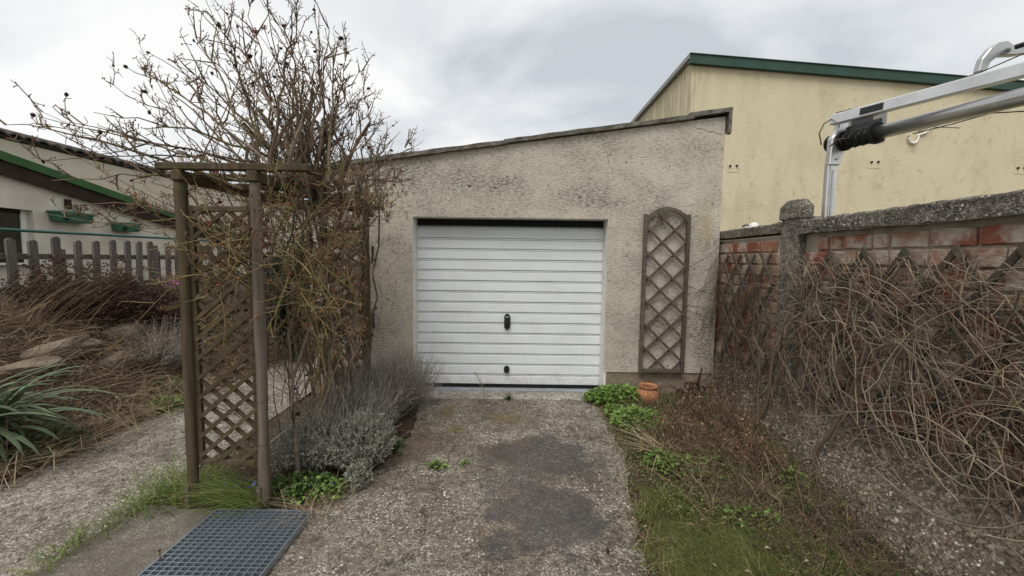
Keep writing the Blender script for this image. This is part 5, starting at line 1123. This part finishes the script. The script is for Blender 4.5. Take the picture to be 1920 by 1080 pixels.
_n = 500; _y = npr.uniform(1.2, 4.5, _n); _x = seg_interp(DR, _y) + npr.normal(size=_n) * .05; V_, F_ = blades(np.stack([_x, _y, np.zeros(_n)], 1), npr.uniform(.02, .07, _n), npr.uniform(.002, .004, _n), npr.uniform(.5, 2.2, _n), 3, .8, .2); tag(mk_np('edge_straw', V_, F_, 'straw'), 'short straw bits fringing the right edge of the drive', 'straw', kind='stuff')
litter(420, lambda n: npr.uniform(-2.4, -1.1, n), lambda n: npr.uniform(2.5, 3.4, n), lambda x, y: .03 + 0 * x, .03, 'brown fallen leaves under the arch')
litter(3000, lambda n: npr.uniform(-5.6, -3.6, n), lambda n: npr.uniform(2.3, 6.6, n), zbank, .05, 'brown leaf litter covering the bank')
def bank_straw(n, label, mat, L, name):
    x = npr.uniform(-5.5, -3.65, n); y = npr.uniform(2.6, 6.5, n); P, Q = [], []
    for a, b in zip(x, y):
        c_ = curve((a, b, float(zbank(np.array(a), np.array(b))) + .01), (npr.normal() * .8 + .3, npr.normal(), abs(npr.normal()) * .35), npr.uniform(L * .4, L), 6, .25, -.04); c_[:, 2] = np.maximum(c_[:, 2], zbank(c_[:, 0], c_[:, 1]) + .006); P.append(c_); r_ = npr.uniform(.0015, .0035); Q.append((r_, r_ * .5))
    V_, F_ = tubes(P, Q, 4); return tag(mk_np(name, V_, F_, mat, None, True), label, 'dead stems', kind='stuff')
bank_straw(2000, 'pale dry stems lying all over the bank', 'straw', .5, 'dry_stems'); bank_straw(1900, 'brown dead stems matted over the bank', 'straw_brown', .45, 'brown_stems')
n = 7000; x = npr.uniform(-5.7, -3.7, n); y = npr.uniform(2.6, 6.6, n); base = np.stack([x, y, zbank(x, y) - .01], 1); V_, F_ = blades(base, npr.uniform(.06, .22, n), npr.uniform(.003, .007, n), npr.uniform(.4, 1.6, n), 3, .8, .2); tag(mk_np('bank_grass', V_, F_, 'straw_brown'), 'short withered grass covering the bank', 'grass', kind='stuff')

# ------------------------------------------------------------------ lawn patch
def lawn_ok(x, y):
    e_ = seg_interp(DR, y) + .03; w = np.interp(y, [.3, 1.6, 2.06, 2.4, 2.62, 2.80], [2.1, 2.0, 1.84, 1.62, 1.30, .98]) + .05 * np.sin(y * 11); return (x > e_ + .03 * np.sin(y * 17)) & (x < w)
lawn = None
def zl(X, Y): return zbed(X, Y) + .006
X, Y = np.meshgrid(np.linspace(.66, 2.1, 50), np.linspace(.3, 2.8, 90)); ok = lawn_ok(X, Y); V_ = np.stack([X, Y, np.maximum(zl(X, Y), .004)], -1).reshape(-1, 3); i = np.arange(89)[:, None] * 50 + np.arange(49)[None]; F_ = np.stack([i, i + 1, i + 51, i + 50], -1).reshape(-1, 4); F_ = F_[ok[:-1, :-1].ravel()]
o = mk_np('lawn_ground', V_, F_, 'lawnsoil', None, True); o['kind'] = 'structure'
n = 30000; x = npr.uniform(.66, 2.1, n); y = npr.uniform(.9, 2.8, n); k_ = lawn_ok(x, y) & (fbm(x, y, 21, 9) + npr.normal(size=n) * .5 > -.55); x, y = x[k_], y[k_]; base = np.stack([x, y, np.maximum(zl(x, y), 0) - .002], 1); n = len(x)
hgt = npr.uniform(.010, .055, n) * npr.choice([.6, 1, 1.5], n) * (1 + .6 * fbm(x, y, 22, 14)); V_, F_ = blades(base, np.maximum(hgt, .008), npr.uniform(.002, .0045, n), npr.uniform(.2, 1.5, n), 2, .6)
tag(mk_np('lawn_grass', V_, F_, 'lawn'), 'patch of short mossy lawn at the right of the drive', 'lawn', kind='stuff')
litter(26, lambda n: npr.uniform(.85, 1.9, n), lambda n: npr.uniform(1.6, 2.6, n), lambda x, y: np.maximum(zbed(x, y), 0) + .03, .03, 'pale dry leaves lying on the lawn', 'straw', 'pale_leaves')

# ------------------------------------------------------------------ small things
pot = empty('clay_pot', (1.575, 4.47, .0), 'round terracotta pot standing beside the green herbs', 'pot')
MB().lathe([(.0, .0), (.075, .0), (.115, .045), (.132, .10), (.122, .155), (.092, .188), (.086, .196), (.098, .205), (.106, .222), (.100, .232), (.086, .228), (.080, .205), (.10, .15), (.09, .08), (0, .06)], (1.575, 4.47, .0), 28).build('body', 'terracotta', pot, True)
MB().lathe([(0, .188), (.092, .188)], (1.575, 4.47, .0), 20).build('soil', 'soil', pot)
orn = empty('iron_ornament', (2.14, 4.55, .0), 'dark rusty scrolled iron ornament with a spike beside the garage corner', 'ornament')
def scroll(cx, cz, r, s, turns, y): return [(cx + s * r * (1 - .62 * k / 30) * math.cos(turns * 6.283 * k / 30 - 1.5708), y, cz + r * (1 - .62 * k / 30) * math.sin(turns * 6.283 * k / 30 - 1.5708)) for k in range(31)]
MB().tube([(2.17, 4.56, .05), (2.20, 4.57, .26), (2.245, 4.585, .42)], [.020, .017, .006], 6).build('spike', 'rust', orn, True)
for (cx, cz, r, s, y) in ((2.07, .20, .062, 1, 4.54), (2.13, .205, .052, -1, 4.53), (2.22, .16, .06, -1, 4.53), (1.98, .12, .05, 1, 4.55), (2.31, .15, .06, 1, 4.54), (2.10, .09, .07, -1, 4.50), (2.19, .08, .06, 1, 4.50)):
    MB().tube(scroll(cx, cz, r, s, 1.4, y), .011, 6).build('scroll', 'rust', orn, True)
MB().tube([(1.94, 4.56, .0), (1.97, 4.55, .05), (2.15, 4.54, .06), (2.32, 4.55, .05), (2.35, 4.56, .0)], .014, 6).build('base_bar', 'rust', orn, True)
MB().tube([(1.98, 4.55, .13), (1.92, 4.55, .17), (1.87, 4.55, .20)], [.008, .006, .003], 5).build('arm', 'rust', orn, True)
MB().lathe([(0, .0), (.055, .01), (.075, .05), (.06, .10), (.0, .115)], (2.14, 4.52, .0), 14).build('bowl', 'rust', orn, True)
V_, F_ = leaves(np.tile([[1.72, 3.72, .14]], (22, 1)) + npr.normal(size=(22, 3)) * .015, norm(npr.normal(size=(22, 3)) + np.array([0, -.3, .2])), npr.uniform(.06, .11, 22), .35); M['maroon'] = m_island('maroon_leaf', [(0, (.06, .018, .016)), (1, (.11, .035, .028))], .7)
e_ = empty('maroon_rosette', (1.72, 3.72, .03), 'small dark maroon rosette in the right bed', 'plant'); mk_np('leaves', V_, F_, 'maroon', e_)
MB().tube([(1.72, 3.72, .03), (1.72, 3.72, .14)], .006, 5).build('stem', 'vine_dark', e_)
st = empty('dry_stalk', (-.30, 4.50, 0), 'thin dry flower stalk leaning in front of the white door', 'dead plant')
pts = [np.array([-.29, 4.50, 0]), np.array([-.30, 4.47, .12]), np.array([-.335, 4.44, .24]), np.array([-.40, 4.42, .36])]; MB().tube([tuple(p) for p in pts], [.003, .003, .0025, .002], 5).build('stem', 'straw_brown', st)
P = [curve(pts[1] + (pts[3] - pts[1]) * t, npr.normal(size=3) + np.array([-.2, 0, .6]), .035, 3, .2) for t in np.linspace(.1, 1, 22)]; V_, F_ = tubes(P, [(.002, .0012)] * len(P), 4); mk_np('side_sprigs', V_, F_, 'straw', st)
bl_ = empty('dark_seed_ball', (.545, 2.14, .0), 'small dark round seed ball lying near the lawn edge of the drive', 'seed ball'); V_, F_ = blobs(np.array([[.56, 2.13, .016]]), [.017]); mk_np('ball', V_, F_, 'hip', bl_, True); MB().tube([(.56, 2.13, .03), (.563, 2.132, .042)], .002, 4).build('stem', 'hip', bl_)
sk = empty('bare_twig', (-1.80, 1.98, 0), 'short dark bare twig standing in front of the grating', 'twig'); MB().tube([(-1.83, 1.99, 0), (-1.832, 1.985, .05), (-1.83, 1.98, .095)], [.0035, .003, .0025], 5).build('stem', 'vine_dark', sk); V_, F_ = blobs(np.array([[-1.83, 1.98, .097]]), [.006]); mk_np('bud', V_, F_, 'hip', sk)
